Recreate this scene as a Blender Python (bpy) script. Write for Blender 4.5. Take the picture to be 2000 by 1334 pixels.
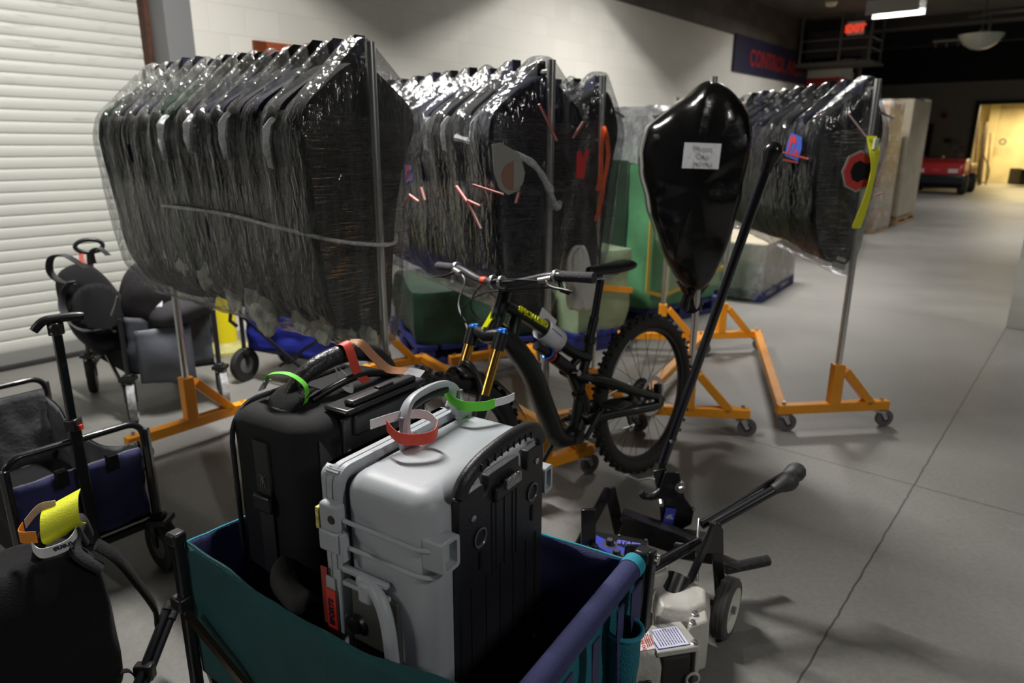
import bpy, math, random
from mathutils import Matrix, Vector, noise
random.seed(7)
PI=math.pi
S=bpy.context.scene
for o in list(bpy.data.objects): bpy.data.objects.remove(o)
COL=S.collection
# ---------------------------------------------------------------- camera
cd=bpy.data.cameras.new('camera'); cam=bpy.data.objects.new('camera',cd); COL.objects.link(cam); S.camera=cam
th=math.radians(15.92); ro=math.radians(.29); H=1.45
c_,s_,cr,sr=math.cos(th),math.sin(th),math.cos(ro),math.sin(ro)
rt=Vector((cr,sr*s_,sr*c_)); up=Vector((-sr,cr*s_,cr*c_)); bk=Vector((0,-c_,s_))
m=Matrix.Identity(4)
for i in range(3): m[i][0]=rt[i]; m[i][1]=up[i]; m[i][2]=bk[i]
m[2][3]=H
cam.matrix_world=m
cd.sensor_width=36; cd.lens=1358/2000*36; cd.clip_end=200; cd.clip_start=.05
cd.dof.use_dof=True; cd.dof.focus_distance=1.55; cd.dof.aperture_fstop=3.2
# ---------------------------------------------------------------- world, exposure
w=bpy.data.worlds.new('World'); S.world=w; w.use_nodes=True
w.node_tree.nodes['Background'].inputs[0].default_value=(.75,.8,.9,1)
w.node_tree.nodes['Background'].inputs[1].default_value=.026
S.view_settings.view_transform='Standard'; S.view_settings.look='None'; S.view_settings.gamma=1
S.view_settings.exposure=0.0
# wall frame: u runs along the left wall into the hall, n runs from the wall towards the camera side
WY=math.radians(39.7); D1=Vector((math.sin(WY),math.cos(WY),0)); NN=Vector((D1.y,-D1.x,0))
def UN(u,n,z=0): return D1*u+NN*n+Vector((0,0,z))
# ceiling fixtures' light (their housings are built further down)
# u, n, height, strength, tube length
LAMPS=[(-3.5,-2.9,3.45,.38,1.2),(1.8,-2.9,3.45,1.05,1.2),(7.1,-2.9,3.45,1.0,1.2),(12.4,-2.87,3.46,.5,.62),(1.2,3.2,3.45,.42,1.2),(8.5,3.2,3.45,.55,1.2),(15.4,3.2,3.45,.7,1.2),(21,-1,4.2,1.3,1.2)]
LP=170
def area(name,loc,sx,sy,power,col,rot):
    l=bpy.data.lights.new(name,'AREA'); l.shape='RECTANGLE'; l.size=sx; l.size_y=sy; l.energy=power; l.color=col
    o=bpy.data.objects.new(name,l); COL.objects.link(o); o.location=loc; o.rotation_euler=rot; return o
for i,(u,n,z,k,ll) in enumerate(LAMPS):
    area('tube_light',UN(u,n,z-.035),.07,ll,LP*k,(1,.965,.92),(0,0,-WY+PI/2))
area('store_room_light',UN(33,-2.4,2.9),1.5,1.0,330,(1,.8,.42),(0,0,0))
# ---------------------------------------------------------------- materials
MATS={}
def nt(name):
    m=bpy.data.materials.new(name); m.use_nodes=True; return m,m.node_tree,m.node_tree.nodes['Principled BSDF']
def mat(name,col,rough=.5,metal=0,bump=0,bscale=200,var=0,vscale=8,coat=0,emit=0,stretch=None,spec=.5,sheen=0):
    if name in MATS: return MATS[name]
    m,t,b=nt(name); N=t.nodes; L=t.links
    b.inputs['Base Color'].default_value=(*col,1); b.inputs['Roughness'].default_value=rough; b.inputs['Metallic'].default_value=metal
    b.inputs['Coat Weight'].default_value=coat; b.inputs['Specular IOR Level'].default_value=spec
    if sheen: b.inputs['Sheen Weight'].default_value=sheen
    tc=N.new('ShaderNodeTexCoord')
    mp=N.new('ShaderNodeMapping'); L.new(tc.outputs['Object'],mp.inputs[0])
    if stretch: mp.inputs['Scale'].default_value=stretch
    if emit: b.inputs['Emission Color'].default_value=(*col,1); b.inputs['Emission Strength'].default_value=emit
    if var:
        n=N.new('ShaderNodeTexNoise'); n.inputs['Scale'].default_value=vscale; n.inputs['Detail'].default_value=5; L.new(mp.outputs[0],n.inputs[0])
        r=N.new('ShaderNodeMapRange'); r.inputs['From Min'].default_value=.3; r.inputs['From Max'].default_value=.7
        r.inputs['To Min'].default_value=1-var; r.inputs['To Max'].default_value=1+var; L.new(n.outputs[0],r.inputs[0])
        h=N.new('ShaderNodeHueSaturation'); h.inputs['Color'].default_value=(*col,1); L.new(r.outputs[0],h.inputs['Value']); L.new(h.outputs[0],b.inputs['Base Color'])
        r2=N.new('ShaderNodeMapRange'); r2.inputs['To Min'].default_value=max(.03,rough-.12); r2.inputs['To Max'].default_value=min(1,rough+.12)
        L.new(n.outputs[0],r2.inputs[0]); L.new(r2.outputs[0],b.inputs['Roughness'])
    if bump:
        n=N.new('ShaderNodeTexNoise'); n.inputs['Scale'].default_value=bscale; n.inputs['Detail'].default_value=3; L.new(mp.outputs[0],n.inputs[0])
        bu=N.new('ShaderNodeBump'); bu.inputs['Strength'].default_value=bump; bu.inputs['Distance'].default_value=.01; L.new(n.outputs[0],bu.inputs['Height']); L.new(bu.outputs[0],b.inputs['Normal'])
    MATS[name]=m; return m
K=mat('black_plastic',(.012,.012,.014),.38)
KM=mat('black_painted_steel',(.012,.012,.015),.28,0,coat=.4)
KR=mat('black_rubber',(.018,.018,.018),.75,0,.3,120)
KF=mat('black_fabric',(.009,.009,.011),.85,0,.5,400,.25,12,sheen=.03,spec=.25)
CHR=mat('chrome_tube',(.82,.82,.80),.28,1)
STL=mat('zinc_steel',(.55,.55,.56),.35,1)
OR=mat('orange_paint',(.85,.33,.015),.42,0,.05,60,.08,6)
GRW=mat('grey_caster_rubber',(.13,.13,.13),.6)
NAVYF=mat('navy_canvas',(.026,.030,.13),.7,0,.4,500,.15,6,sheen=.08)
TEALF=mat('teal_canvas',(.004,.085,.09),.75,0,.5,420,.15,6,sheen=.05)
TEALT=mat('teal_trim',(.02,.30,.42),.7,0,.3,500)
TEALM=mat('teal_mesh',(.01,.2,.27),.8,0,.8,300)
GOLD=mat('gold_stanchion',(.72,.42,.1),.22,1)
BLU=mat('blue_anodised',(.05,.22,.75),.3,.6)
RED=mat('red_label',(.75,.05,.03),.5)
WHT=mat('white_paper',(.78,.79,.82),.6,0,.1,40)
INK=mat('black_ink',(.02,.02,.03),.6)
SIL=mat('silver_grey_resin',(.45,.485,.52),.40,0,.12,700,.05,3)
SIL2=mat('silver_grey_resin_rib',(.43,.465,.50),.42,0,.1,500)
LIME=mat('lime_strip',(.16,.75,.05),.5,0,.1,60)
REDS=mat('red_strip',(.72,.07,.04),.5,0,.15,50)
BRN=mat('tan_strip',(.6,.28,.13),.5,0,.15,50)
YEL=mat('yellow_strap',(.75,.78,.02),.5,0,.2,300)
ORS=mat('orange_strap',(.85,.12,.02),.6,0,.2,300)
CAST=mat('cast_aluminium',(.52,.51,.47),.45,.1,.25,60,.1,10)
PANB=mat('blue_panel',(.07,.09,.62),.35)
BLUI=mat('blue_ink',(.05,.08,.55),.5)
GREYF=mat('slate_grey_canvas',(.06,.07,.085),.55,0,.3,300,.2,5,sheen=.1)
BLUEF=mat('royal_blue_canvas',(.01,.02,.3),.7,0,.3,300,.15,6)
JER=mat('dark_jersey_cloth',(.006,.007,.017),.8,0,.4,250,.4,5,spec=.2)
JERG=mat('dark_green_garment_cloth',(.006,.018,.010),.8,0,.4,250,.4,5,spec=.2)
CAMO=mat('grey_green_camo_cloth',(.6,.61,.52),.8,0,.5,60,.5,14)
WHITEC=mat('white_cloth',(.75,.76,.70),.75,0,.6,30,.1,10)
BAGP=mat('black_bin_liner',(.005,.005,.005),.2,0,.5,9,0,coat=.3)
PIPG=mat('red_piping',(.5,.07,.06),.6)
PIPW=mat('white_piping',(.62,.6,.6),.6)
NAVYP=mat('navy_paint',(.016,.017,.045),.5)
REDP=mat('red_paint',(.42,.025,.022),.5)
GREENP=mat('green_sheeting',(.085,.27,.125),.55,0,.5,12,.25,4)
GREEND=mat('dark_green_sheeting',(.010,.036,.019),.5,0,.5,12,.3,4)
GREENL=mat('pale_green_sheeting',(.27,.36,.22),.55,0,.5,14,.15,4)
BLUP=mat('blue_pallet_paint',(.015,.02,.14),.6,0,.3,40,.2,8)
WOOD=mat('pallet_wood',(.4,.27,.13),.8,0,.4,40,.25,10)
CARD=mat('brown_cardboard',(.42,.25,.12),.7,0,.2,60,.1,5)
CARDP=mat('pale_cardboard',(.42,.37,.28),.65,0,.3,14,.12,5)

def film(name,tint=(.8,.82,.84),base=.10,streak=.35,sx=(26,26,1.2),spark=.9,cov=.5,gloss=.13,refl=.03):
    """clear stretch film: transparent, with milky streaks where it bunches and a wrinkled gloss"""
    m,t,b=nt(name); N=t.nodes; L=t.links; N.remove(b); out=N['Material Output']
    tc=N.new('ShaderNodeTexCoord'); mp=N.new('ShaderNodeMapping'); mp.inputs['Scale'].default_value=sx; L.new(tc.outputs['Object'],mp.inputs[0])
    n=N.new('ShaderNodeTexNoise'); n.inputs['Scale'].default_value=1; n.inputs['Detail'].default_value=4; n.inputs['Roughness'].default_value=.65; L.new(mp.outputs[0],n.inputs[0])
    n2=N.new('ShaderNodeTexNoise'); n2.inputs['Scale'].default_value=2.2; n2.inputs['Detail'].default_value=2; L.new(tc.outputs['Object'],n2.inputs[0])
    r=N.new('ShaderNodeMapRange'); r.inputs['From Min'].default_value=cov-.02; r.inputs['From Max'].default_value=cov+.25; r.inputs['To Min'].default_value=0; r.inputs['To Max'].default_value=streak; L.new(n.outputs[0],r.inputs[0])
    r2=N.new('ShaderNodeMapRange'); r2.inputs['From Min'].default_value=.35; r2.inputs['From Max'].default_value=.65; r2.inputs['To Min'].default_value=base*.4; r2.inputs['To Max'].default_value=base*1.7; L.new(n2.outputs[0],r2.inputs[0])
    a=N.new('ShaderNodeMath'); a.operation='ADD'; L.new(r.outputs[0],a.inputs[0]); L.new(r2.outputs[0],a.inputs[1]); a.use_clamp=True
    # wrinkles
    mpb=N.new('ShaderNodeMapping'); mpb.inputs['Scale'].default_value=(sx[0]*2.2,sx[1]*2.2,max(sx[2]*7,14)); L.new(tc.outputs['Object'],mpb.inputs[0])
    nb=N.new('ShaderNodeTexNoise'); nb.inputs['Scale'].default_value=1; nb.inputs['Detail'].default_value=2; nb.inputs['Distortion'].default_value=.6; L.new(mpb.outputs[0],nb.inputs[0])
    bu=N.new('ShaderNodeBump'); bu.inputs['Strength'].default_value=spark; bu.inputs['Distance'].default_value=.012; L.new(nb.outputs[0],bu.inputs['Height'])
    tr=N.new('ShaderNodeBsdfTransparent'); tr.inputs[0].default_value=(.93,.94,.95,1)
    df=N.new('ShaderNodeBsdfDiffuse'); df.inputs[0].default_value=(*tint,1)
    m1=N.new('ShaderNodeMixShader'); L.new(a.outputs[0],m1.inputs[0]); L.new(tr.outputs[0],m1.inputs[1]); L.new(df.outputs[0],m1.inputs[2])
    gl=N.new('ShaderNodeBsdfGlossy'); gl.inputs['Roughness'].default_value=gloss; L.new(bu.outputs[0],gl.inputs['Normal'])
    fr=N.new('ShaderNodeFresnel'); fr.inputs[0].default_value=1.5; L.new(bu.outputs[0],fr.inputs['Normal'])
    fm=N.new('ShaderNodeMath'); fm.operation='MULTIPLY_ADD'; fm.inputs[1].default_value=.9; fm.inputs[2].default_value=refl; L.new(fr.outputs[0],fm.inputs[0]); fm.use_clamp=True
    mn=N.new('ShaderNodeMath'); mn.operation='MINIMUM'; mn.inputs[1].default_value=.5; L.new(fm.outputs[0],mn.inputs[0])
    m2=N.new('ShaderNodeMixShader'); L.new(mn.outputs[0],m2.inputs[0]); L.new(m1.outputs[0],m2.inputs[1]); L.new(gl.outputs[0],m2.inputs[2])
    L.new(m2.outputs[0],out.inputs[0]); MATS[name]=m; return m
FILM=film('clear_stretch_film',refl=.05,base=.008,streak=.24,cov=.56,gloss=.13,sx=(17,17,1.4),spark=1.0)
FILM1=film('cloudy_door_haze_film',refl=.04,tint=(.60,.61,.56),base=.055,streak=.22,sx=(24,24,.8),cov=.49,spark=.9,gloss=.13)  # grey tint and base paint the bright door's reflection as haze, besides cloudy streaks
FILMH=film('tight_end_film',base=.0,streak=.10,sx=(4,4,20),cov=.60,spark=1.3,gloss=.07,refl=.03)
FILMC=film('carton_stretch_film',base=.12,streak=.25,sx=(3,3,14),cov=.5,spark=.9)

def floor_mat():
    m,t,b=nt('sealed_concrete'); N=t.nodes; L=t.links
    tc=N.new('ShaderNodeTexCoord'); 
    mp=N.new('ShaderNodeMapping'); mp.inputs['Rotation'].default_value=(0,0,WY); L.new(tc.outputs['Object'],mp.inputs[0]) # x->n, y->u
    sep=N.new('ShaderNodeSeparateXYZ'); L.new(mp.outputs[0],sep.inputs[0])
    def mth(op,a,bb,**k):
        x=N.new('ShaderNodeMath'); x.operation=op
        for i,v in enumerate((a,bb)):
            if v is None: continue
            if isinstance(v,(int,float)): x.inputs[i].default_value=v
            else: L.new(v,x.inputs[i])
        return x.outputs[0]
    nz=N.new('ShaderNodeTexNoise'); nz.inputs['Scale'].default_value=14; nz.inputs['Detail'].default_value=6; L.new(tc.outputs['Object'],nz.inputs[0])
    def joint(axis,off,per,wd):
        v=mth('SUBTRACT',sep.outputs[axis],off); wob=mth('MULTIPLY',mth('SUBTRACT',nz.outputs[0],.5),.012); v=mth('ADD',v,wob)
        v=mth('ADD',v,per*40+per/2); v=mth('MODULO',v,per); v=mth('SUBTRACT',v,per/2); v=mth('ABSOLUTE',v,None)
        return mth('LESS_THAN',v,wd)
    j=mth('MAXIMUM',joint(0,-.41,2.83*2,.0035),joint(1,3.29,3.66,.0035))
    n1=N.new('ShaderNodeTexNoise'); n1.inputs['Scale'].default_value=.9; n1.inputs['Detail'].default_value=7; n1.inputs['Roughness'].default_value=.6; L.new(tc.outputs['Object'],n1.inputs[0])
    r=N.new('ShaderNodeValToRGB'); r.color_ramp.elements[0].position=.3; r.color_ramp.elements[0].color=(.20,.195,.18,1); r.color_ramp.elements[1].position=.72; r.color_ramp.elements[1].color=(.285,.28,.265,1); L.new(n1.outputs[0],r.inputs[0])
    n3=N.new('ShaderNodeTexNoise'); n3.inputs['Scale'].default_value=55; n3.inputs['Detail'].default_value=4; L.new(tc.outputs['Object'],n3.inputs[0])
    mx=N.new('ShaderNodeMixRGB'); mx.blend_type='MULTIPLY'; mx.inputs[0].default_value=.35; L.new(r.outputs[0],mx.inputs[1]); L.new(n3.outputs[0],mx.inputs[2])
    sc=N.new('ShaderNodeMapping'); sc.inputs['Scale'].default_value=(1.2,9,1); sc.inputs['Rotation'].default_value=(0,0,.9); L.new(tc.outputs['Object'],sc.inputs[0])
    n4=N.new('ShaderNodeTexNoise'); n4.inputs['Scale'].default_value=1.4; n4.inputs['Detail'].default_value=8; L.new(sc.outputs[0],n4.inputs[0])
    gt=N.new('ShaderNodeMapRange'); gt.inputs['From Min'].default_value=.68; gt.inputs['From Max'].default_value=.74; gt.inputs['To Max'].default_value=.35; L.new(n4.outputs[0],gt.inputs[0])
    m3=N.new('ShaderNodeMixRGB'); L.new(gt.outputs[0],m3.inputs[0]); L.new(mx.outputs[0],m3.inputs[1]); m3.inputs[2].default_value=(.32,.31,.29,1)
    m2=N.new('ShaderNodeMixRGB'); L.new(j,m2.inputs[0]); L.new(m3.outputs[0],m2.inputs[1]); m2.inputs[2].default_value=(.07,.068,.06,1)
    L.new(m2.outputs[0],b.inputs['Base Color'])
    rr=N.new('ShaderNodeMapRange'); rr.inputs['To Min'].default_value=.38; rr.inputs['To Max'].default_value=.62; L.new(n1.outputs[0],rr.inputs[0]); L.new(rr.outputs[0],b.inputs['Roughness'])
    return m
FLOOR=floor_mat()
def block_mat(name,col,mortar,bump=.5,bw=.4,bh=.2,var=.03):
    m,t,b=nt(name); N=t.nodes; L=t.links
    tc=N.new('ShaderNodeTexCoord'); sp=N.new('ShaderNodeSeparateXYZ'); L.new(tc.outputs['Object'],sp.inputs[0])
    ad=N.new('ShaderNodeMath'); ad.operation='ADD'; L.new(sp.outputs[0],ad.inputs[0]); L.new(sp.outputs[1],ad.inputs[1])
    cb=N.new('ShaderNodeCombineXYZ'); L.new(ad.outputs[0],cb.inputs[0]); L.new(sp.outputs[2],cb.inputs[1])
    br=N.new('ShaderNodeTexBrick'); br.inputs['Scale'].default_value=1; br.inputs['Brick Width'].default_value=bw; br.inputs['Row Height'].default_value=bh; br.inputs['Mortar Size'].default_value=.006; br.inputs['Mortar Smooth'].default_value=.6
    br.inputs['Color1'].default_value=(*[c*(1+var) for c in col],1); br.inputs['Color2'].default_value=(*[c*(1-var) for c in col],1); br.inputs['Mortar'].default_value=(*mortar,1); L.new(cb.outputs[0],br.inputs[0])
    n=N.new('ShaderNodeTexNoise'); n.inputs['Scale'].default_value=90; L.new(tc.outputs['Object'],n.inputs[0])
    hh=N.new('ShaderNodeMath'); hh.operation='MULTIPLY_ADD'; L.new(br.outputs['Fac'],hh.inputs[0]); hh.inputs[1].default_value=-1; L.new(n.outputs[0],hh.inputs[2])
    L.new(br.outputs[0],b.inputs['Base Color']); b.inputs['Roughness'].default_value=.6
    bu=N.new('ShaderNodeBump'); bu.inputs['Strength'].default_value=bump; bu.inputs['Distance'].default_value=.004; L.new(hh.outputs[0],bu.inputs['Height']); L.new(bu.outputs[0],b.inputs['Normal']); return m
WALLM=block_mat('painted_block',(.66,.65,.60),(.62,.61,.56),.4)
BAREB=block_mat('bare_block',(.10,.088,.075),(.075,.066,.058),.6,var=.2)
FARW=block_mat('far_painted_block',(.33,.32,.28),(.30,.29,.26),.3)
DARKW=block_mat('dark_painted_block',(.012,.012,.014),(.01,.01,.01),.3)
def slat_mat():
    m,t,b=nt('dusty_white_slat'); N=t.nodes; L=t.links
    tc=N.new('ShaderNodeTexCoord'); mp=N.new('ShaderNodeMapping'); mp.inputs['Scale'].default_value=(2.2,2.2,22); L.new(tc.outputs['Object'],mp.inputs[0])
    n=N.new('ShaderNodeTexNoise'); n.inputs['Scale'].default_value=1.3; n.inputs['Detail'].default_value=8; n.inputs['Roughness'].default_value=.7; L.new(mp.outputs[0],n.inputs[0])
    sp=N.new('ShaderNodeSeparateXYZ'); L.new(tc.outputs['Object'],sp.inputs[0])
    zr=N.new('ShaderNodeMapRange'); zr.inputs['From Min'].default_value=.9; zr.inputs['From Max'].default_value=2.4; zr.inputs['To Min'].default_value=-.06; zr.inputs['To Max'].default_value=.10; L.new(sp.outputs[2],zr.inputs[0])
    a=N.new('ShaderNodeMath'); a.operation='ADD'; L.new(n.outputs[0],a.inputs[0]); L.new(zr.outputs[0],a.inputs[1])
    r=N.new('ShaderNodeValToRGB'); r.color_ramp.elements[0].position=.62; r.color_ramp.elements[0].color=(.60,.61,.57,1); r.color_ramp.elements[1].position=.78; r.color_ramp.elements[1].color=(.30,.30,.26,1); L.new(a.outputs[0],r.inputs[0])
    L.new(r.outputs[0],b.inputs['Base Color']); b.inputs['Roughness'].default_value=.45; return m
SLAT=slat_mat()
CEIL=mat('ceiling_concrete',(.095,.085,.072),.9,0,.3,20,.25,3)
CEILD=mat('dark_ceiling',(.02,.02,.022),.9)

# ---------------------------------------------------------------- builders
WM={}
def link(o,parent=None):
    COL.objects.link(o)
    if parent is not None: o.parent=parent
    WM[o.name]=(WM[parent.name] if parent is not None else Matrix.Identity(4))@o.matrix_basis
    return o
def props(o,label=None,cat=None,group=None,kind=None):
    if label: o['label']=label
    if cat: o['category']=cat
    if group: o['group']=group
    if kind: o['kind']=kind
    return o
def thing(name,label,cat,loc=(0,0,0),rz=0,group=None,rx=0,scale=1,mw=None):
    o=bpy.data.objects.new(name,None); o.empty_display_size=.1
    if mw is not None: o.matrix_basis=mw
    else: o.matrix_basis=Matrix.Translation(loc)@Matrix.Rotation(rz,4,'Z')@Matrix.Rotation(rx,4,'X')@Matrix.Scale(scale,4)
    link(o); return props(o,label,cat,group)
def V(*a): return Vector(a)
class MB:
    def __init__(s): s.v=[]; s.f=[]
    def add(s,vs,fs):
        k=len(s.v); s.v+= [Vector(x) for x in vs]; s.f+=[tuple(i+k for i in f) for f in fs]; return s
    def box(s,c,d,R=None):
        R=R or Matrix.Identity(3); c=Vector(c); vs=[c+R@Vector((x*d[0]/2,y*d[1]/2,z*d[2]/2)) for x in(-1,1) for y in(-1,1) for z in(-1,1)]
        return s.add(vs,[(0,1,3,2),(4,6,7,5),(0,4,5,1),(2,3,7,6),(0,2,6,4),(1,5,7,3)])
    def bar(s,a,b,wd,hg,upv=(0,0,1)):
        a=Vector(a);b=Vector(b);d=(b-a);L=d.length;d.normalize();side=d.cross(Vector(upv))
        if side.length<1e-4: side=d.cross(Vector((1,0,0)))
        side.normalize();u=side.cross(d)
        R=Matrix((side,d,u)).transposed()
        return s.box((a+b)/2,(wd,L,hg),R)
    def loft(s,rings,close=True,cap=True):
        k=len(s.v);n=len(rings[0])
        for r in rings: s.v+=[Vector(p) for p in r]
        for i in range(len(rings)-1):
            for j in range(n if close else n-1):
                a=k+i*n+j;b=k+i*n+(j+1)%n; s.f.append((a,b,b+n,a+n))
        if cap and close: s.f.append(tuple(k+j for j in range(n))[::-1]); s.f.append(tuple(k+(len(rings)-1)*n+j for j in range(n)))
        return s
    def tube(s,pts,r,n=10,closed=False,cap=True,flat=None):
        pts=[Vector(p) for p in pts];N=len(pts);rs=r if isinstance(r,(list,tuple)) else [r]*N
        T=[]
        for i in range(N):
            if closed: t=pts[(i+1)%N]-pts[i-1]
            else: t=pts[min(i+1,N-1)]-pts[max(i-1,0)]
            T.append(t.normalized())
        u=T[0].cross(Vector((0,0,1)))
        if u.length<.05: u=T[0].cross(Vector((1,0,0)))
        u.normalize();rings=[]
        for i in range(N):
            u=(u-T[i]*u.dot(T[i])).normalized();v=T[i].cross(u)
            fl=flat or 1
            rings.append([pts[i]+(u*math.cos(2*PI*j/n)+v*math.sin(2*PI*j/n)*fl)*rs[i] for j in range(n)])
        if closed: rings.append(rings[0]); return s.loft(rings,True,False)
        return s.loft(rings,True,cap)
    def cyl(s,a,b,r,r2=None,n=20): return s.tube([a,b],[r,r if r2 is None else r2],n)
    def lathe(s,prof,c,ax,n=32,closed=False):
        c=Vector(c);ax=Vector(ax).normalized();u=ax.cross(Vector((0,0,1)))
        if u.length<.05:u=ax.cross(Vector((1,0,0)))
        u.normalize();v=ax.cross(u)
        rings=[[c+ax*h+(u*math.cos(2*PI*j/n)+v*math.sin(2*PI*j/n))*max(r,1e-4) for j in range(n)] for r,h in prof]
        if closed: rings.append(rings[0])
        return s.loft(rings,True,not closed)
    def torus(s,c,ax,R,r,n=40,k=10,fl=1):
        return s.lathe([(R+r*math.cos(2*PI*i/k),r*fl*math.sin(2*PI*i/k)) for i in range(k)],c,ax,n,True)
    def prism(s,o,ux,uy,pts,t):
        o=Vector(o);ux=Vector(ux);uy=Vector(uy);t=Vector(t)
        a=[o+ux*p[0]+uy*p[1] for p in pts];return s.loft([a,[p+t for p in a]])
    def ribbon(s,pts,wv,t=.0012):
        rings=[];N=len(pts);pts=[Vector(p) for p in pts]
        for i,p in enumerate(pts):
            tg=(pts[min(i+1,N-1)]-pts[max(i-1,0)]).normalized();wd=Vector(wv[i] if isinstance(wv,list) else wv);nm=tg.cross(wd)
            nm=nm.normalized()*t/2 if nm.length>1e-6 else Vector((0,0,t/2))
            rings.append([p-wd/2-nm,p+wd/2-nm,p+wd/2+nm,p-wd/2+nm])
        return s.loft(rings)
    def grid(s,fn,nu,nv,thick=None):
        P=[[Vector(fn(i/nu,j/nv)) for j in range(nv+1)] for i in range(nu+1)]
        k=len(s.v)
        for r in P: s.v+=r
        for i in range(nu):
            for j in range(nv):
                a=k+i*(nv+1)+j; s.f.append((a,a+1,a+nv+2,a+nv+1))
        return s
    def build(s,name,m,parent=None,world=False,bev=0,seg=2,sub=0,smooth=True,solid=0,angle=40,label=None,cat=None,group=None,kind=None,disp=None,tex=1.0):
        vs=s.v
        M=None
        if parent is not None and world: M=WM[parent.name].inverted(); vs=[M@v for v in vs]
        off=Vector((0,0,0))
        if parent is None:
            xs=[v.x for v in vs];ys=[v.y for v in vs];zs=[v.z for v in vs]
            off=Vector(((min(xs)+max(xs))/2,(min(ys)+max(ys))/2,min(zs)))
            if kind!='structure': vs=[v-off for v in vs]
            else: off=Vector((0,0,0))
        me=bpy.data.meshes.new(name); me.from_pydata([tuple(v) for v in vs],[],s.f); me.materials.append(m); me.validate(); me.update()
        import bmesh
        bm=bmesh.new(); bm.from_mesh(me); bmesh.ops.recalc_face_normals(bm,faces=bm.faces); bm.to_mesh(me); bm.free()
        if smooth:
            me.polygons.foreach_set('use_smooth',[True]*len(me.polygons))
            try: me.set_sharp_from_angle(angle=math.radians(angle))
            except Exception: pass
        o=bpy.data.objects.new(name,me); o.location=off; link(o,parent)
        if solid: q=o.modifiers.new('solid','SOLIDIFY'); q.thickness=solid; q.offset=0
        if bev: q=o.modifiers.new('bevel','BEVEL'); q.width=bev; q.segments=seg; q.limit_method='ANGLE'; q.angle_limit=math.radians(35); q.harden_normals=False
        if sub: q=o.modifiers.new('sub','SUBSURF'); q.levels=sub; q.render_levels=sub
        return props(o,label,cat,group,kind)
def text(name,body,size,o,ux,uy,m,parent=None,ext=.0006,font_w=1.0,label=None,align='CENTER',world=True):
    """lettering as a mesh lying on the plane spanned by ux (reading direction) and uy (up)"""
    cu=bpy.data.curves.new(name,'FONT'); cu.body=body; cu.size=size; cu.extrude=ext; cu.align_x=align; cu.align_y='CENTER'; cu.space_line=.9; cu.offset=size*.008*(font_w-1)*10
    ob=bpy.data.objects.new(name,cu); COL.objects.link(ob)
    me=bpy.data.meshes.new_from_object(ob.evaluated_get(bpy.context.evaluated_depsgraph_get())); bpy.data.objects.remove(ob)
    ux=Vector(ux).normalized();uy=Vector(uy).normalized();uz=ux.cross(uy)
    M=Matrix.Identity(4)
    for i in range(3): M[i][0]=ux[i];M[i][1]=uy[i];M[i][2]=uz[i];M[i][3]=o[i]
    if parent is not None and world: M=WM[parent.name].inverted()@M
    me.transform(M); me.materials.clear(); me.materials.append(m)
    q=bpy.data.objects.new(name,me); link(q,parent); return props(q,label)
def arc(c,a0,a1,r,ux,uy,n=12):
    c=Vector(c);ux=Vector(ux);uy=Vector(uy); return [c+ux*(r*math.cos(a0+(a1-a0)*i/n))+uy*(r*math.sin(a0+(a1-a0)*i/n)) for i in range(n+1)]
def smooth_path(P,k=6):
    P=[Vector(p) for p in P];out=[]
    for i in range(len(P)-1):
        p0=P[max(i-1,0)];p1=P[i];p2=P[i+1];p3=P[min(i+2,len(P)-1)]
        for j in range(k):
            t=j/k;out.append(.5*((2*p1)+(p2-p0)*t+(2*p0-5*p1+4*p2-p3)*t*t+(3*p1-p0-3*p2+p3)*t**3))
    out.append(P[-1]);return out
def nz(p,sc=1): return noise.noise(Vector(p)*sc)
# ================================================================ THE SETTING
def ubox(mb,u0,u1,n0,n1,z0,z1):
    P=[UN(u,n,z) for u in(u0,u1) for n in(n0,n1) for z in(z0,z1)]
    return mb.add(P,[(0,1,3,2),(4,6,7,5),(0,4,5,1),(2,3,7,6),(0,2,6,4),(1,5,7,3)])
def struct(name,mb,m,parent=None,**k):
    o=mb.build(name,m,parent,kind='structure' if parent is None else None,smooth=False,**k); return o
b=MB(); ubox(b,-9,41,-12,14,-.2,0); struct('floor',b,FLOOR)
# left wall: painted block, bare block band over it; the roll-up door opening sits between u=-3 and 2.457
b=MB(); ubox(b,2.457,3.07,-5.4,-5.093,0,3.17); ubox(b,3.07,4.17,-5.4,-5.093,2.18,3.17); ubox(b,4.17,15.5,-5.4,-5.093,0,3.17); ubox(b,-9,-3,-5.4,-5.093,0,3.17); ubox(b,-3,2.457,-5.4,-5.093,3.0,3.17)
wl=b
for o_ in [struct('wall_left',wl,WALLM)]: pass
b=MB(); ubox(b,-9,15.5,-5.4,-5.085,3.17,3.9); struct('trim_1',b,BAREB)
b=MB(); ubox(b,2.43,2.62,-5.42,-5.085,0,3.0); struct('trim_2',b,mat('grey_jamb_paint',(.17,.175,.18),.5))
b=MB(); ubox(b,2.395,2.43,-5.40,-5.30,0,3.0); struct('trim_3',b,mat('rusty_guide_rail',(.07,.028,.015),.7,.3,.3,60,.4,20))
# roll-up door: curved slats
pr=[]; z=.10; SP=.0735
while z<3.0:
    pr+= [(0.0,z),(.0035,z+.008),(.0055,z+.034),(.0035,z+.062),(.0,z+.069),(-.005,z+.0712)]; z+=SP
b=MB(); b.loft([[UN(u,-5.40+p[0],p[1]) for p in pr] for u in (-3,2.40)],close=False,cap=False)
door=b.build('door_1',SLAT,None,kind='structure',smooth=True,angle=50)
b=MB(); ubox(b,-3,2.40,-5.43,-5.36,.02,.105); b.build('bottom_rail',mat('door_rail',(.25,.25,.24),.5),door)
b=MB(); ubox(b,-3,2.40,-5.42,-5.30,0,.022); b.build('rubber_seal',KR,door)
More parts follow.
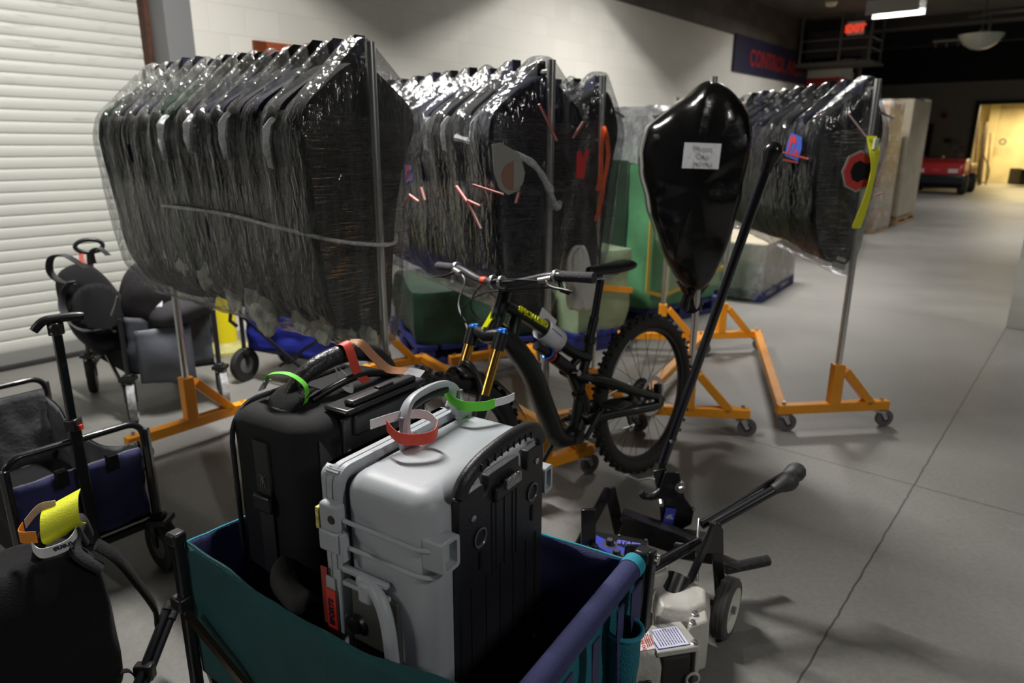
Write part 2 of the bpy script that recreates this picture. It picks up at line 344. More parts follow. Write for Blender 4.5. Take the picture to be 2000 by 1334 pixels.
# double door with red-brown frame further along the wall
b=MB()
ubox(b,3.07,3.17,-5.13,-5.06,0,2.18); ubox(b,4.07,4.17,-5.13,-5.06,0,2.18); ubox(b,3.07,4.17,-5.13,-5.06,2.02,2.18)
d2=struct('door_2',b,mat('red_brown_paint',(.30,.072,.025),.5))
b=MB(); ubox(b,3.17,4.07,-5.2,-5.14,0,2.02); b.build('door_leaf',DARKW,d2,smooth=False)
# pier at the end of the wall, with the team stripes
b=MB(); ubox(b,15.5,16.3,-5.4,-4.42,2.75,3.25); struct('wall_back',b,WALLM)
b=MB(); ubox(b,15.49,16.31,-5.4,-4.41,2.57,2.75); struct('trim_4',b,REDP)
b=MB(); ubox(b,15.5,16.3,-5.4,-4.42,1.2,2.57); struct('trim_5',b,NAVYP)
b=MB(); ubox(b,15.5,16.3,-5.4,-4.42,0,1.2); struct('trim_6',b,WALLM)
b=MB(); ubox(b,15.5,16.3,-5.4,-4.42,3.25,4.9); struct('trim_7',b,BAREB)
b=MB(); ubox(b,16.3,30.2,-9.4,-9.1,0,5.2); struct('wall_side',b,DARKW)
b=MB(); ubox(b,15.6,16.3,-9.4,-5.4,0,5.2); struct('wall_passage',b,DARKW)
# far wall with the opening to the lit store room
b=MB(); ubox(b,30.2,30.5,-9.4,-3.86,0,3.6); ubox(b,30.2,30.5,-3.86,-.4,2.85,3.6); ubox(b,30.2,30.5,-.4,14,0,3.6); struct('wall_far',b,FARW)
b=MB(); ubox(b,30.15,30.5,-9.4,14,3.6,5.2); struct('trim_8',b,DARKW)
b=MB(); ubox(b,30.12,30.4,-3.96,-3.82,0,2.9); ubox(b,30.12,30.4,-3.96,-.3,2.82,2.93); struct('trim_9',b,mat('dark_green_frame',(.02,.035,.025),.5))
ROOMW=mat('store_room_paint',(.55,.47,.28),.7,0,.2,20,.15,2)
b=MB(); ubox(b,35,35.2,-6,3,0,3.2); struct('wall_store_back',b,ROOMW)
b=MB(); ubox(b,30.5,35,-5.2,-5.0,0,3.2); struct('wall_store_left',b,ROOMW)
b=MB(); ubox(b,30.5,35,-6,3,3.2,3.3); struct('ceiling_store',b,ROOMW)
b=MB(); ubox(b,34.6,34.9,-4.0,-3.7,0,3.2); struct('trim_10',b,ROOMW)
# dark door and small plates on the far wall
b=MB(); ubox(b,30.1,30.2,-6.05,-5.15,0,2.2); d3=struct('door_3',b,mat('dark_red_door',(.045,.008,.012),.6))
b=MB(); ubox(b,30.05,30.1,-5.3,-5.22,.95,1.1); b.build('door_handle',STL,d3)
b=MB(); ubox(b,30.05,30.2,-4.93,-4.78,2.38,2.54); b.build('fire_alarm',mat('alarm_red',(.2,.01,.02),.4),label='small dark red fire alarm box on the far wall left of the lit doorway',cat='fire alarm')
b=MB(); ubox(b,30.12,30.2,-4.74,-4.52,1.52,1.70); b.build('wall_sign',mat('sign_green',(.02,.05,.03),.5),label='small dark green plate on the far wall above the utility cart',cat='sign')
b=MB(); ubox(b,30.12,30.2,-4.50,-4.22,1.38,1.58); b.build('wall_notice',mat('notice_grey',(.28,.28,.26),.6),label='pale notice on the far wall beside the lit doorway',cat='notice')
# right-hand column whose foot enters the frame
P0=Vector((4.077,5.56,0))
b=MB(); ubox(b,*(lambda u,n:(u,u+1.2,n,n+1.2))(P0.dot(D1),P0.dot(NN)),0,4.0); struct('wall_right',b,WALLM)
# ceilings
b=MB(); ubox(b,-9,16.2,-5.4,14,3.78,4.0); struct('ceiling',b,CEIL)
b=MB(); ubox(b,16.2,41,-12,14,5.0,5.2); struct('ceiling_hall',b,CEILD)
b=MB(); ubox(b,15.9,16.2,-4.4,14,3.62,5.0); struct('trim_11',b,mat('ceiling_beam_paint',(.05,.045,.04),.9))
b=MB(); ubox(b,20.5,20.8,-9,14,4.2,5.0); struct('trim_12',b,CEILD)
b=MB(); ubox(b,25,25.3,-9,14,4.3,5.0); struct('trim_13',b,CEILD)
for i,u in enumerate((5.2,10.6)):
    b=MB(); ubox(b,u,u+.3,-5.09,14,3.66,3.78); struct('trim_%d'%(14+i),b,CEIL)
# ================================================================ CEILING THINGS
HOUS=mat('fixture_housing',(.30,.30,.29),.6)
TUBE=mat('lit_tube',(1,.97,.92),.4,0,emit=9)
fl=['tube light fixture over the door end of the hall','tube light fixture above the leftmost racks','tube light fixture above the middle of the rack row','bright tube light fixture at the top right of the photo, before the beam','tube light fixture over the near end of the aisle','tube light fixture over the middle of the aisle','second tube light fixture near the beam, out over the aisle','tube light fixture in the dark far hall']
for i,(u,n,z,k,ll) in enumerate(LAMPS):
    t=thing('ceiling_light',fl[i],'ceiling light',UN(u,n,z),-WY+PI/2,'ceiling lights')
    b=MB(); b.box((0,0,.06),(.44,ll+.1,.02)); b.box((-.21,0,-.035),(.012,ll+.1,.19)); b.box((.21,0,-.035),(.012,ll+.1,.19)); b.build('housing',HOUS,t,smooth=False)
    for sx in (-.03,.03):
        b=MB(); b.cyl((sx,-ll/2,0),(sx,ll/2,0),.014); b.build('tube',TUBE,t)
    top=(5.0 if u>16 else 3.78)-z
    for sy in (-ll*.4,ll*.4):
        b=MB(); b.cyl((0,sy,.07),(0,sy,top),.008,n=8); b.build('hanger_rod',STL,t)
# small wall spot next to the bright fixture
t=thing('sprinkler_lamp','small round lamp just left of the bright tube light','lamp',UN(12.2,-3.75,3.5)); b=MB(); b.lathe([(.0,.0),(.07,.01),(.09,.06),(.05,.12),(.02,.14)],(0,0,0),(0,0,1)); b.build('lamp_head',mat('warm_glass',(.55,.5,.35),.2),t); b=MB(); b.cyl((0,0,.13),(0,0,.28),.01); b.build('stem',STL,t)
# hanging frame (cage) with EXIT sign
PIPE=mat('dull_steel_pipe',(.13,.125,.12),.5,.5)
cg=thing('suspended_cage','dark suspended steel cage hung from the ceiling over the striped pier','cage',UN(15.05,-4.35,2.95),PI/2-WY)
def cgl(du,dn,dz): # local: x=u axis y=-n axis
    return (du,-dn,dz)
for du,dn in ((-.4,-.62),(-.4,.62),(.4,-.62),(.4,.62),(-.4,.1)):
    b=MB(); b.cyl(cgl(du,dn,0),cgl(du,dn,.83),.024); b.build('post',PIPE,cg)
for zz in (.0,.22,.4):
    for du in (-.4,.4): b=MB(); b.cyl(cgl(du,-.62,zz),cgl(du,.62,zz),.016); b.build('rail',PIPE,cg)
    for dn in (-.62,.62): b=MB(); b.cyl(cgl(-.4,dn,zz),cgl(.4,dn,zz),.016); b.build('rail',PIPE,cg)
b=MB(); b.box((0,0,-.03),(.85,1.4,.04)); b.build('platform',mat('cage_floor',(.10,.095,.085),.8),cg)
b=MB(); b.box((.1,.1,.35),(.5,1.0,.5)); b.build('equipment_box',mat('dark_unit',(.03,.025,.025),.7),cg,bev=.02)
ex=thing('exit_sign','red lit EXIT sign mounted on the suspended cage','sign',UN(14.6,-4.0,3.50),PI/2-WY)
b=MB(); b.box((0,0,0),(.05,.29,.22)); b.build('sign_box',mat('exit_face',(.5,.25,.22),.5,emit=.12),ex,bev=.006)
text('sign_letters','EXIT',.17,UN(14.57,-4.0,3.49),NN,(0,0,1),mat('exit_red_glow',(1,.06,.02),.5,emit=.75),ex,font_w=1.6)
b=MB(); b.cyl((0.02,0,.1),(0.02,0,.28),.008); b.build('bracket',PIPE,ex)
# conduits and pipes
def pipe(name,pts,r,label,m=PIPE):
    b=MB(); b.tube(pts,r,10); b.build(name,m,label=label,cat='pipe')
pipe('ceiling_pipe',[UN(14.2,-2.0,3.5),UN(14.2,-1.6,3.5),UN(14.2,3.2,3.5)],.035,'steel pipe crossing the ceiling just right of the bright tube light')
pipe('ceiling_duct',[UN(13.2,-2.0,3.62),UN(13.2,6,3.62)],.08,'fat pale duct running across the ceiling at the top right',mat('duct_grey',(.16,.15,.14),.6,.3))
pipe('ceiling_conduit',[UN(14.8,-2.75,3.2),UN(14.8,-2.1,3.2),UN(14.8,-1.95,3.25),UN(14.8,-1.95,3.55),UN(15.1,-2.3,3.6)],.03,'bent grey conduit with short drops beside the suspended cage')
for k in range(4):
    b=MB(); p=UN(14.8,-2.7+k*.17,3.19); b.cyl(p,p-V(0,0,.1),.014); b.build('pipe_stub',PIPE,label='short downward pipe stub under the bent conduit beside the cage',cat='pipe',group='pipe stubs under the conduit')
for k,n in enumerate((-4.6,-4.35)):
    pipe('wall_pipe',[UN(16.5,n,.2),UN(16.5,n,3.9)],.05,['tall dark vertical pipe behind the striped pier, nearer the pier','tall dark vertical pipe behind the striped pier, farther from the pier'][k])
b=MB(); ubox(b,17,17.1,-5.0,-4.6,2.3,2.95); b.build('wall_notice',mat('pale_plate',(.3,.3,.29),.5),label='pale upright plate in the dark passage right of the striped pier',cat='sign')
# dome lamp
t=thing('dome_lamp','unlit glass dome lamp hanging at the top right','lamp',(7.45,12.0,2.92))
b=MB(); b.lathe([(.0,0),(.12,.02),(.22,.08),(.30,.17),(.325,.23),(.30,.23),(.2,.1),(.0,.03)],(0,0,0),(0,0,1)); b.build('glass_bowl',mat('ribbed_glass',(.33,.36,.31),.15,0,.5,30,.1,30,coat=.6),t)
b=MB(); b.cyl((0,0,.05),(0,0,.3),.05); b.build('lamp_core',PIPE,t); b=MB(); b.cyl((0,0,.3),(0,0,.85),.012); b.build('stem',PIPE,t)
# banner sign on the wall
sg=thing('wall_banner','dark navy banner with red lettering high on the left wall','sign',UN(13.6,-5.08,2.9))
b=MB(); ubox(b,11.78,15.44,-5.092,-5.05,2.62,3.19); b.build('board',NAVYP,sg,world=True,smooth=False)
text('lettering','CONTROL AREA',.36,UN(13.75,-5.045,2.87),D1,(0,0,1),mat('banner_red',(.25,.02,.02),.5),sg,ext=.004,font_w=1.4)
# ---------------------------------------------------------------- far things
CARTR=mat('cart_red',(.33,.02,.022),.35,coat=.3)
mw=Matrix.Translation(UN(25.2,-4.05,0))@Matrix.Rotation(PI/2-WY,4,'Z')   # local x = away, y = left of view
ct=thing('utility_cart','red utility cart with black bumper parked by the far wall','cart',mw=mw)
b=MB(); b.loft([[(x,-.75*k,z0),(x,.75*k,z0),(x,.72*k,z1),(x,-.72*k,z1)] for x,k,z0,z1 in ((0,.9,.5,.78),(.08,1,.45,.93),(.5,1,.45,1.03),(1.0,1,.45,1.06))]); b.build('hood',CARTR,ct,bev=.03)
b=MB(); b.loft([[(x,-.78,z0),(x,.78,z0),(x,.76,z1),(x,-.76,z1)] for x,z0,z1 in ((-.12,.33,.58),(.1,.28,.62))]); b.build('bumper',K,ct,bev=.03)
b=MB(); b.box((.7,0,.33),(1.3,1.3,.3)); b.build('chassis',K,ct,bev=.02)
b=MB(); b.box((1.9,0,.75),(1.4,1.5,.3)); b.build('cargo_bed',CARTR,ct,bev=.03)
for y in (-.45,.45):
    b=MB(); b.box((-.005,y,.70),(.03,.26,.12)); b.build('headlight',mat('lamp_glass',(.5,.48,.45),.2),ct,bev=.01)
b=MB(); b.box((-.005,0,.72),(.03,.22,.07)); b.build('grille_badge',mat('badge_red',(.5,.05,.06),.3),ct)
for x in (.35,2.1):
    for y in (-.72,.72):
        b=MB(); b.lathe([(.0,-.11),(.25,-.11),(.3,-.07),(.3,.07),(.25,.11),(0,.11)],(x,y,.3),(0,1,0)); b.build('wheel',KR,ct)
b=MB(); b.torus((1.15,-.33,1.28),(-.75,0,.66),.2,.018); b.cyl((1.15,-.33,1.28),(.95,-.33,1.05),.02); b.box((1.15,-.33,1.28),(.03,.36,.03)); b.build('steering_wheel',K,ct)
b=MB(); b.box((1.3,.3,1.0),(.15,.5,.25)); b.build('seat',K,ct,bev=.04)
# store room contents
for k in range(7):
    u=31.0+.22*k; n=-3.95+.13*(k%3)+.05*k
    b=MB(); b.bar(UN(u,n,.02),UN(u+.1,n-.15,2.3-.2*(k%3)),.07 if k%2 else .12,.03); b.build('leaning_board',mat('board_brown',(.26,.17,.08),.7,0,.3,20,.3,6) if k%2 else mat('board_dark',(.11,.07,.04),.7,0,.3,20,.3,6),label='long %s board leaning inside the lit store room, %s from the doorway'%(['brown','dark'][k%2==0],['first','second','third','fourth','fifth','sixth','seventh'][k]),cat='board',group='boards in the store room')
b=MB(); b.box(UN(32.5,-2.35,.35),(.7,.7,.6)); b.build('equipment_case',K,label='black boxy machine standing inside the lit store room',cat='machine',bev=.05)
b=MB(); b.tube(smooth_path([UN(31.4,-3.6,1.1),UN(31.4,-3.35,.6),UN(31.4,-3.4,.15),UN(31.4,-3.65,.3),UN(31.4,-3.7,1.0)]),.02); b.build('hanging_hose',KR,label='dark looped hose hanging just inside the lit doorway',cat='hose')
b=MB(); b.torus(UN(34.5,-2.0,1.5),NN,.13,.03); b.build('valve_wheel',PIPE,label='round dark valve wheel on the store room wall, right one',cat='valve')
b=MB(); b.torus(UN(34.5,-3.4,1.6),D1,.1,.03); b.build('valve_wheel',PIPE,label='round dark valve wheel on the store room wall, left one',cat='valve')
# ---------------------------------------------------------------- cartons on pallets along the wall
def pallet(parent,cx,cy,lx,ly,m,h=.13):
    b=MB()
    for y in (-ly/2+.05,0,ly/2-.05):
        b.box((cx,cy+y,h*.16),(lx,.1,h*.3)); 
        for x in (-lx/2+.07,0,lx/2-.07): b.box((cx+x,cy+y,h*.5),(.14,.1,h*.45))
    for i in range(6): b.box((cx-lx/2+lx*(i+.5)/6,cy,h*.88),(lx/6-.03,ly,h*.22))
    return b.build('pallet_deck',m,parent,smooth=False)
def carton_stack(u0,u1,n0,n1,hh,lab,seed,lay):
    rnd=random.Random(seed)
    mw=Matrix.Translation(UN((u0+u1)/2,(n0+n1)/2,0))@Matrix.Rotation(PI/2-WY,4,'Z')
    lu,ln=u1-u0,n1-n0
    pl=thing('wooden_pallet','wooden pallet under the '+lab,'pallet',mw=mw); pallet(pl,0,0,lu,ln,WOOD)
    z=.14;k=0
    while z<hh-.05:
        h=min(lay[k%len(lay)],hh-z)
        ny=2 if k%2 else 3
        for j in range(ny):
            for i in range(2):
                t=thing('carton','%s carton in the %s, layer %d from the floor'%(rnd.choice(['brown','plain brown','labelled brown']),lab,k+1),'carton',mw=mw@Matrix.Translation((-lu/4+lu/2*i,-ln/2+ln*(j+.5)/ny,z)),group='cartons in the '+lab)
                b=MB(); b.box((0,0,h/2),(lu/2-.012-rnd.random()*.02,ln/ny-.012,h-.006)); b.build('box',CARD if rnd.random()<.75 else CARDP,t,bev=.008)
                b=MB(); b.box((0,0,h-.0015),(lu/2-.03,.05,.003)); b.build('packing_tape',mat('tape',(.4,.28,.15),.3),t)
                if i==0:
                    b=MB(); b.box((-lu/4+.006,rnd.uniform(-.04,.04),h*.5),(.006,.12,.1)); b.build('shipping_label',WHT,t)
                if j==0:
                    b=MB(); b.box((rnd.uniform(-.1,.1),-ln/ny/2+.004,h*.55),(.12,.006,.1)); b.build('shipping_label',WHT,t)
        z+=h;k+=1
    def fn(a,bb,ins=0): 
        return None
    b=MB(); n=48; rings=[]
    for zi in range(24):
        zz=.06+(hh-.02)*zi/23; r=[]
        for j in range(n):
            a=2*PI*j/n; cx=math.cos(a);cy=math.sin(a);mm=max(abs(cx),abs(cy)); x=cx/mm*(lu/2+.015);y=cy/mm*(ln/2+.015); d=.008*nz((x*6+seed,y*6,zz*9)); r.append((x+cx*d,y+cy*d,zz))
        rings.append(r)
    b.loft(rings,True,False); o=b.build('stretch_wrap',FILMC,world=False)
    o.matrix_basis=mw@Matrix.Translation((0,0,.06)); props(o,'cloudy stretch film wound round the '+lab,'plastic wrap'); o.data.transform(Matrix.Translation((0,0,0)))
carton_stack(10.9,12.0,-3.75,-2.8,1.85,'nearest carton pallet',3,(.35,.3,.4))
carton_stack(12.9,14.0,-3.85,-2.86,2.12,'middle carton pallet',5,(.28,.34,.26,.4))
# tall plain wrapped load
mw=Matrix.Translation(UN(15.4,-3.35,0))@Matrix.Rotation(PI/2-WY,4,'Z')
tl=thing('pallet_load','tall pale cardboard load on a wooden pallet, farthest of the pallet row','pallet load',mw=mw)
pallet(tl,0,0,1.6,1.0,WOOD)
b=MB(); b.box((0,0,1.2),(1.55,.98,2.1)); b.build('cardboard_sleeve',CARDP,tl,bev=.02)
b=MB(); b.box((.4,-.43,2.27),(.6,.14,.05)); b.build('corner_cap',WHITEC,tl,bev=.02)
# ================================================================ GARMENT RACKS
RK={}
def make_rack(key,near,far,nearfoot,farfoot,bar,label,lean=(0,0),nf=(.31,.31),ff=(.31,.31)):
    """frame: origin under the near pole, local x towards the far pole, local y = left of that direction"""
    near=Vector(near);far=Vector(far);d=far-near;L=d.length;ang=math.atan2(d.y,d.x)
    t=thing('garment_rack',label,'garment rack',(near.x,near.y,0),ang,'orange based rolling racks')
    y0,y1=-nf[0],nf[1]   # +y is image left for racks running away from the camera
    FZ=.125
    def foot(x,a,b_):
        m_=MB(); m_.box((x,(a+b_)/2,FZ),(.05,b_-a,.05)); m_.build('foot_rail',OR,t,bev=.004)
        m_=MB(); m_.box((x,0,FZ+.125),(.055,.055,.22)); m_.build('pole_socket',OR,t,bev=.004)
        s=1 if x<L/2 else 1
        m_=MB(); m_.bar((x,-.04,FZ+.20),(x,-.21,FZ+.01),.04,.05,(1,0,0)); m_.build('brace',OR,t,bev=.003)
        for yy in (a+.035,b_-.035):
            c=MB(); c.cyl((x,yy,.098),(x,yy,.085),.03); c.box((x,yy-.02,.065),(.035,.012,.05)); c.bar((x-.02,yy,.095),(x-.02,yy-.03,.045),.02,.006,(1,0,0)); c.bar((x+.02,yy,.095),(x+.02,yy-.03,.045),.02,.006,(1,0,0)); c.cyl((x,yy,.085),(x,yy,.165),.01,n=8)
            cf=c.build('caster_fork',STL,t)
            c=MB(); c.lathe([(.0,-.013),(.03,-.013),(.046,-.012),(.048,0),(.046,.012),(.03,.013),(0,.013)],(x,yy-.03,.048),(1,0,0),24); c.build('caster_wheel',GRW,t)
            c=MB(); c.cyl((x-.018,yy-.03,.048),(x+.018,yy-.03,.048),.018,n=14); c.build('caster_hub',K,t)
    foot(0,y0,y1); foot(L,-ff[0],ff[1])
    ends={'l':lambda r:(r[1]-.025),'r':lambda r:(-r[0]+.025)}
    ya=ends[bar[0]](nf); yb=ends[bar[1]](ff)
    m_=MB(); m_.bar((0,ya,FZ+.0),(L,yb,FZ+.0),.05,.045); m_.build('base_bar',OR,t,bev=.004)
    tops=[]
    lx,ly=lean
    for x in (0,L):
        m_=MB(); p0=V(x,0,FZ+.02);p1=V(x+lx,ly,1.745); m_.tube([p0,p1],.0165,16); m_.build('upright_pole',CHR,t); tops.append(p0.lerp(p1,(1.705-p0.z)/(p1.z-p0.z)))
    m_=MB(); m_.tube(tops,.0125,12); m_.build('hanging_rail',CHR,t)
    RK[key]=(t,L,lean); return t
def RP(key,x,y,z):
    """a point in the rack's own frame -> world"""
    t,L,ln=RK[key]; k=(z-.145)/1.6
    return WM[t.name]@Vector((x+ln[0]*k,y+ln[1]*k,z))
make_rack('R1',(-.439,2.292),(-1.57,3.17),0,0,'lr','chrome pole rack with orange base, leftmost, in front of the roll-up door')
make_rack('R2',(.14,2.745),(-.80,4.08),0,0,'rr','chrome pole rack with orange base right behind the mountain bike',nf=(.27,.31),ff=(.31,.12))
make_rack('R3',(.405,3.35),(-.12,4.35),0,0,'lr','chrome pole rack with orange base between the bike rack and the green pallet',ff=(.31,.31))
make_rack('R5',(.91,3.36),(1.07,4.81),0,0,'lr','chrome pole rack with orange base carrying the black bin liner bundle')
make_rack('R4',(1.69,3.43),(1.505,4.85),0,0,'lr','chrome pole rack with orange base, rightmost')
# profiles: (y,z), y>0 = image left
def mirror(p): return [(-a,b) for a,b in p]
def prof(R,Lf,zb):
    return [(y,z) for y,z in Lf]+[(0,zb)]+[(-y,z) for y,z in R[::-1]]
LEFT1=[(.015,1.70),(.10,1.65),(.245,1.555),(.272,1.47),(.255,1.28),(.24,1.08),(.215,.93),(.13,.79)]
RIGHT1=[(.015,1.70),(.10,1.65),(.245,1.56),(.262,1.49),(.17,1.33),(.125,1.1),(.11,.90),(.075,.77)]
FTOP=[(.012,1.775),(.05,1.74),(.255,1.56)]
LEFT2=[(.015,1.70),(.10,1.66),(.255,1.555),(.275,1.48),(.25,1.3),(.235,1.1),(.22,.95),(.13,.78)]
RIGHT2=[(.015,1.70),(.10,1.65),(.215,1.56),(.225,1.50),(.16,1.3),(.09,1.05),(.06,.9),(.03,.76)]
LEFT4=[(.015,1.70),(.09,1.66),(.225,1.57),(.25,1.50),(.24,1.3),(.225,1.1),(.19,.98),(.10,.84)]
RIGHT4=[(.015,1.70),(.07,1.65),(.115,1.55),(.125,1.48),(.09,1.3),(.07,1.1),(.055,.95),(.03,.84)]
def resample(P,n=44):
    P=[Vector((a,b,0)) for a,b in P]; C=P+[P[0]]; d=[0]
    for i in range(len(P)): d.append(d[-1]+(C[i+1]-C[i]).length)
    out=[];T=d[-1]
    for k in range(n):
        s=T*k/n;i=max(j for j in range(len(P)) if d[j]<=s+1e-9); out.append(C[i].lerp(C[i+1],(s-d[i])/(d[i+1]-d[i]+1e-9)))
    return out
def bundle(key,t0,t1,n,LF,RT,zb,where,mats,seed,filmm,hemrise=0.0,tabs=True,wrap=True,noun='jersey',skip=0):
    t,L,_=RK[key]; rnd=random.Random(seed); P=resample(prof(RT,LF,zb))
    ordn=['nearest','second','third','fourth','fifth','sixth','seventh','eighth','ninth','tenth','eleventh','twelfth','thirteenth','fourteenth']
    xs=[]; org=WM[t.name]
    zc=1.70
    for i in range(n):
        x=L*(t0+(t1-t0)*(i+.5)/n); xs.append(x); wd=L*(t1-t0)/n*.50
        g=thing('hanging_garment','dark hanging %s on the %s, %s from the near pole'%(noun,where,ordn[i]),'garment',mw=org@Matrix.Translation(RK_off(key,x)),group='garments on the '+where)
        sc=.955+rnd.uniform(-.025,.02); rise=hemrise*(i/max(1,n-1))
        rings=[]
        for k,(dx,ss) in enumerate(((-1,.80),(-.9,.95),(-.3,1.0),(.3,1.0),(.9,.95),(1,.80))):
            r=[]
            for p in P:
                y=p.x*sc*(1 if p.y>1.3 else 1-(1-ss)*.4); z=p.y
                z=zc-(zc-z)*(sc*.995)*(1-(rise/(zc-zb))*(max(0,(1.3-z))/(1.3-zb))); 
                cz=1.25; y*=(.55+.45*ss); z=cz+(z-cz)*(.93+.07*ss)
                dxx=dx*wd*(1.0 if z>.95 else 1.25)+.012*nz((y*7,z*5,i*3.1+seed)); y+=.012*nz((y*5+3,z*6,i*2.7))
                r.append((dxx,y,z))
            rings.append(r)
        b=MB(); b.loft(rings); b.build('garment_body',rnd.choice(mats),g,sub=1)
        b=MB(); hk=[V(0,0,1.655),V(0,.0,1.69)]+arc((0,0,1.712),-PI/2,PI*.9,.018,(0,1,0),(0,0,1),8); b.tube(hk,.002,6); b.tube([(0,-.19,1.575),(0,0,1.655),(0,.19,1.575)],.006,8); b.build('hanger',STL,g)
        if tabs:
            b=MB(); tl=rnd.uniform(-.25,.25); h=.05+rnd.uniform(-.015,.012); b.prism((-.055,-.02,1.66),(1,0,tl*.5),(0,0,1),[(0,0),(.105,0),(.10,.03),(.075,.05+h*.35),(.004,.05+h)],(0,.04,0)); b.build('size_tab',NAVYP if rnd.random()<.4 else KF,g)
    if not wrap: return
    # film: tents over every hanger, drawn in between the garments
    st=[]
    xa=L*t0-.03; xb=L*t1+.03
    stations=[(xa-.012,.90,.0),(xa,.985,0.0)]
    for i,x in enumerate(xs):
        if i>0: stations.append(((x+xs[i-1])/2-.018,.95,.040)); stations.append(((x+xs[i-1])/2+.018,.955,.036))
        stations.append((x-.014,1.015,0.0)); stations.append((x+.014,1.01,.004))
    stations+=[(xb,.985,0),(xb+.012,.90,0)]
    fl_=[q for q in LF if q[1]<1.56]; fr_=[q for q in RT if q[1]<1.56]
    P2=resample(prof([(.012,1.77),(fr_[0][0]*.93,1.575)]+fr_,[(.012,1.77),(fl_[0][0]*.94,1.57)]+fl_,zb),72); rings=[]
    for (x,sc,sag) in stations:
        fr=(x-xa)/(xb-xa); rise=hemrise*max(0,min(1,fr)); r=[]
        for p in P2:
            z=p.y;y=p.x
            dn=max(0,(1.3-z))/(1.3-zb)
            z2=z+rise*dn
            kk=1+(sc-1)*(1.0 if z>1.3 else .35)
            y2=y*kk; z2=1.2+(z2-1.2)*(1+(sc-1)*.5)
            if z>1.57: z2-=sag*(1.2 if abs(y)>.02 else 1.0)
            y2+=.010*nz((x*9,z*2.2,seed))*(abs(y)>.05); xx=x+.006*nz((y*8,z*8,seed+x))
            r.append(Vector((xx,y2,z2)))
        rings.append(r)
    o_=MB(); o_.loft(rings)
    for i in range(len(o_.v)): o_.v[i]=org@(o_.v[i]+RK_off(key,0,o_.v[i].z))
    sw=o_.build('stretch_wrap',filmm,label='crumpled clear stretch film wrapped round the garments on the '+where,cat='plastic wrap',sub=1)
    Pe=[(q.x*.985,q.y) for q in resample(prof(fr_[:],fl_[:],zb+.05),40)]
    b=MB(); rg=[]
    for k_,sc in enumerate((1,.8,.6,.4,.2,.02)):
        rg.append([org@(V(xa-.022-.010*(1-sc)+.006*nz((px*9,pz*12,seed+k_)),px*sc,1.2+(pz-1.2)*sc)+RK_off(key,0,1.2)) for px,pz in Pe])
    b.loft(rg,True,False); b.build('end_sheet',FILMH,sw,world=True)
    return sw
def RK_off(key,x,z=None):
    t,L,ln=RK[key]; k=((1.3 if z is None else z)-.145)/1.6
    return Vector((x+ln[0]*k,ln[1]*k,0))
bundle('R1',.03,.97,13,LEFT1,RIGHT1,.745,'leftmost rack',[JER,KF,JERG,KF],11,FILM1,hemrise=.02)
bundle('R2',.02,.90,9,LEFT2,RIGHT2,.72,'rack behind the bike',[JER,JER,KF],23,FILM,hemrise=.08)
bundle('R3',.0,.62,4,LEFT2,RIGHT4,.74,'rack beside the green pallet',[KF,JER],31,FILM,hemrise=.05)
bundle('R4',.04,.95,9,LEFT4,RIGHT4,.80,'rightmost rack',[JER,KF,JER],47,FILM,hemrise=.12)
# thick gathered film ridges
def ridge(key,pts,r,label,m=None):
    b=MB(); P=smooth_path([RP(key,*p) for p in pts],8); b.tube(P,[r*(1+.5*nz((p.x*30,p.y*30,p.z*30))) for p in P],8)
    b.build('film_twist',m or FILMT,label=label,cat='plastic wrap')
FILMT=film('gathered_film',base=.45,streak=.35,sx=(40,40,40),spark=1.0,cov=.42)
ridge('R1',[(.9,.262,1.22),(.5,.258,1.215),(.2,.245,1.19),(-.02,.19,1.16),(-.07,.02,1.135),(-.05,-.03,1.16)],.0065,'bunched rope of film across the leftmost rack bundle at mid height')
ridge('R2',[(.25,.262,1.47),(.0,.2,1.42),(-.05,.12,1.38),(-.055,.05,1.30),(-.045,0,1.22),(-.03,-.03,1.23)],.013,'bunched rope of film running down to the pole of the rack behind the bike')
def tuft(key,x,y,z,L_,seed,m=None,wd=.035):
    rnd=random.Random(seed); b=MB()
    P=smooth_path([RP(key,x,y-.02,z+.02),RP(key,x,y+.008,z-.01),RP(key,x+.008,y+.010,z-L_*.5),RP(key,x+.004,y+.004,z-L_)],5)
    b.ribbon(P,[((D1*.8-V(0,0,.25))*wd*(.55+.5*math.sin(PI*(i+1)/(len(P)+2)))*(1+.15*math.sin(i*1.3))).to_tuple() for i in range(len(P))],.003); return b
for k,(key,x,y,z,L_,lab) in enumerate((('R1',.40,.27,1.52,.14,'third'),('R1',.62,.27,1.52,.12,'second'),('R1',.80,.27,1.52,.15,'first'),('R1',.16,.27,1.50,.14,'fourth'),('R2',.32,.27,1.53,.12,'second'),('R2',.12,.26,1.53,.13,'third'),('R2',.47,.27,1.53,.12,'first'))):
    tuft(key,x,y,z,L_*.9,k,wd=.026).build('film_tail',FILMT,label='milky loose tail of film at the shoulders of the %s, %s one'%('leftmost rack' if key=='R1' else 'rack behind the bike',lab),cat='plastic wrap')
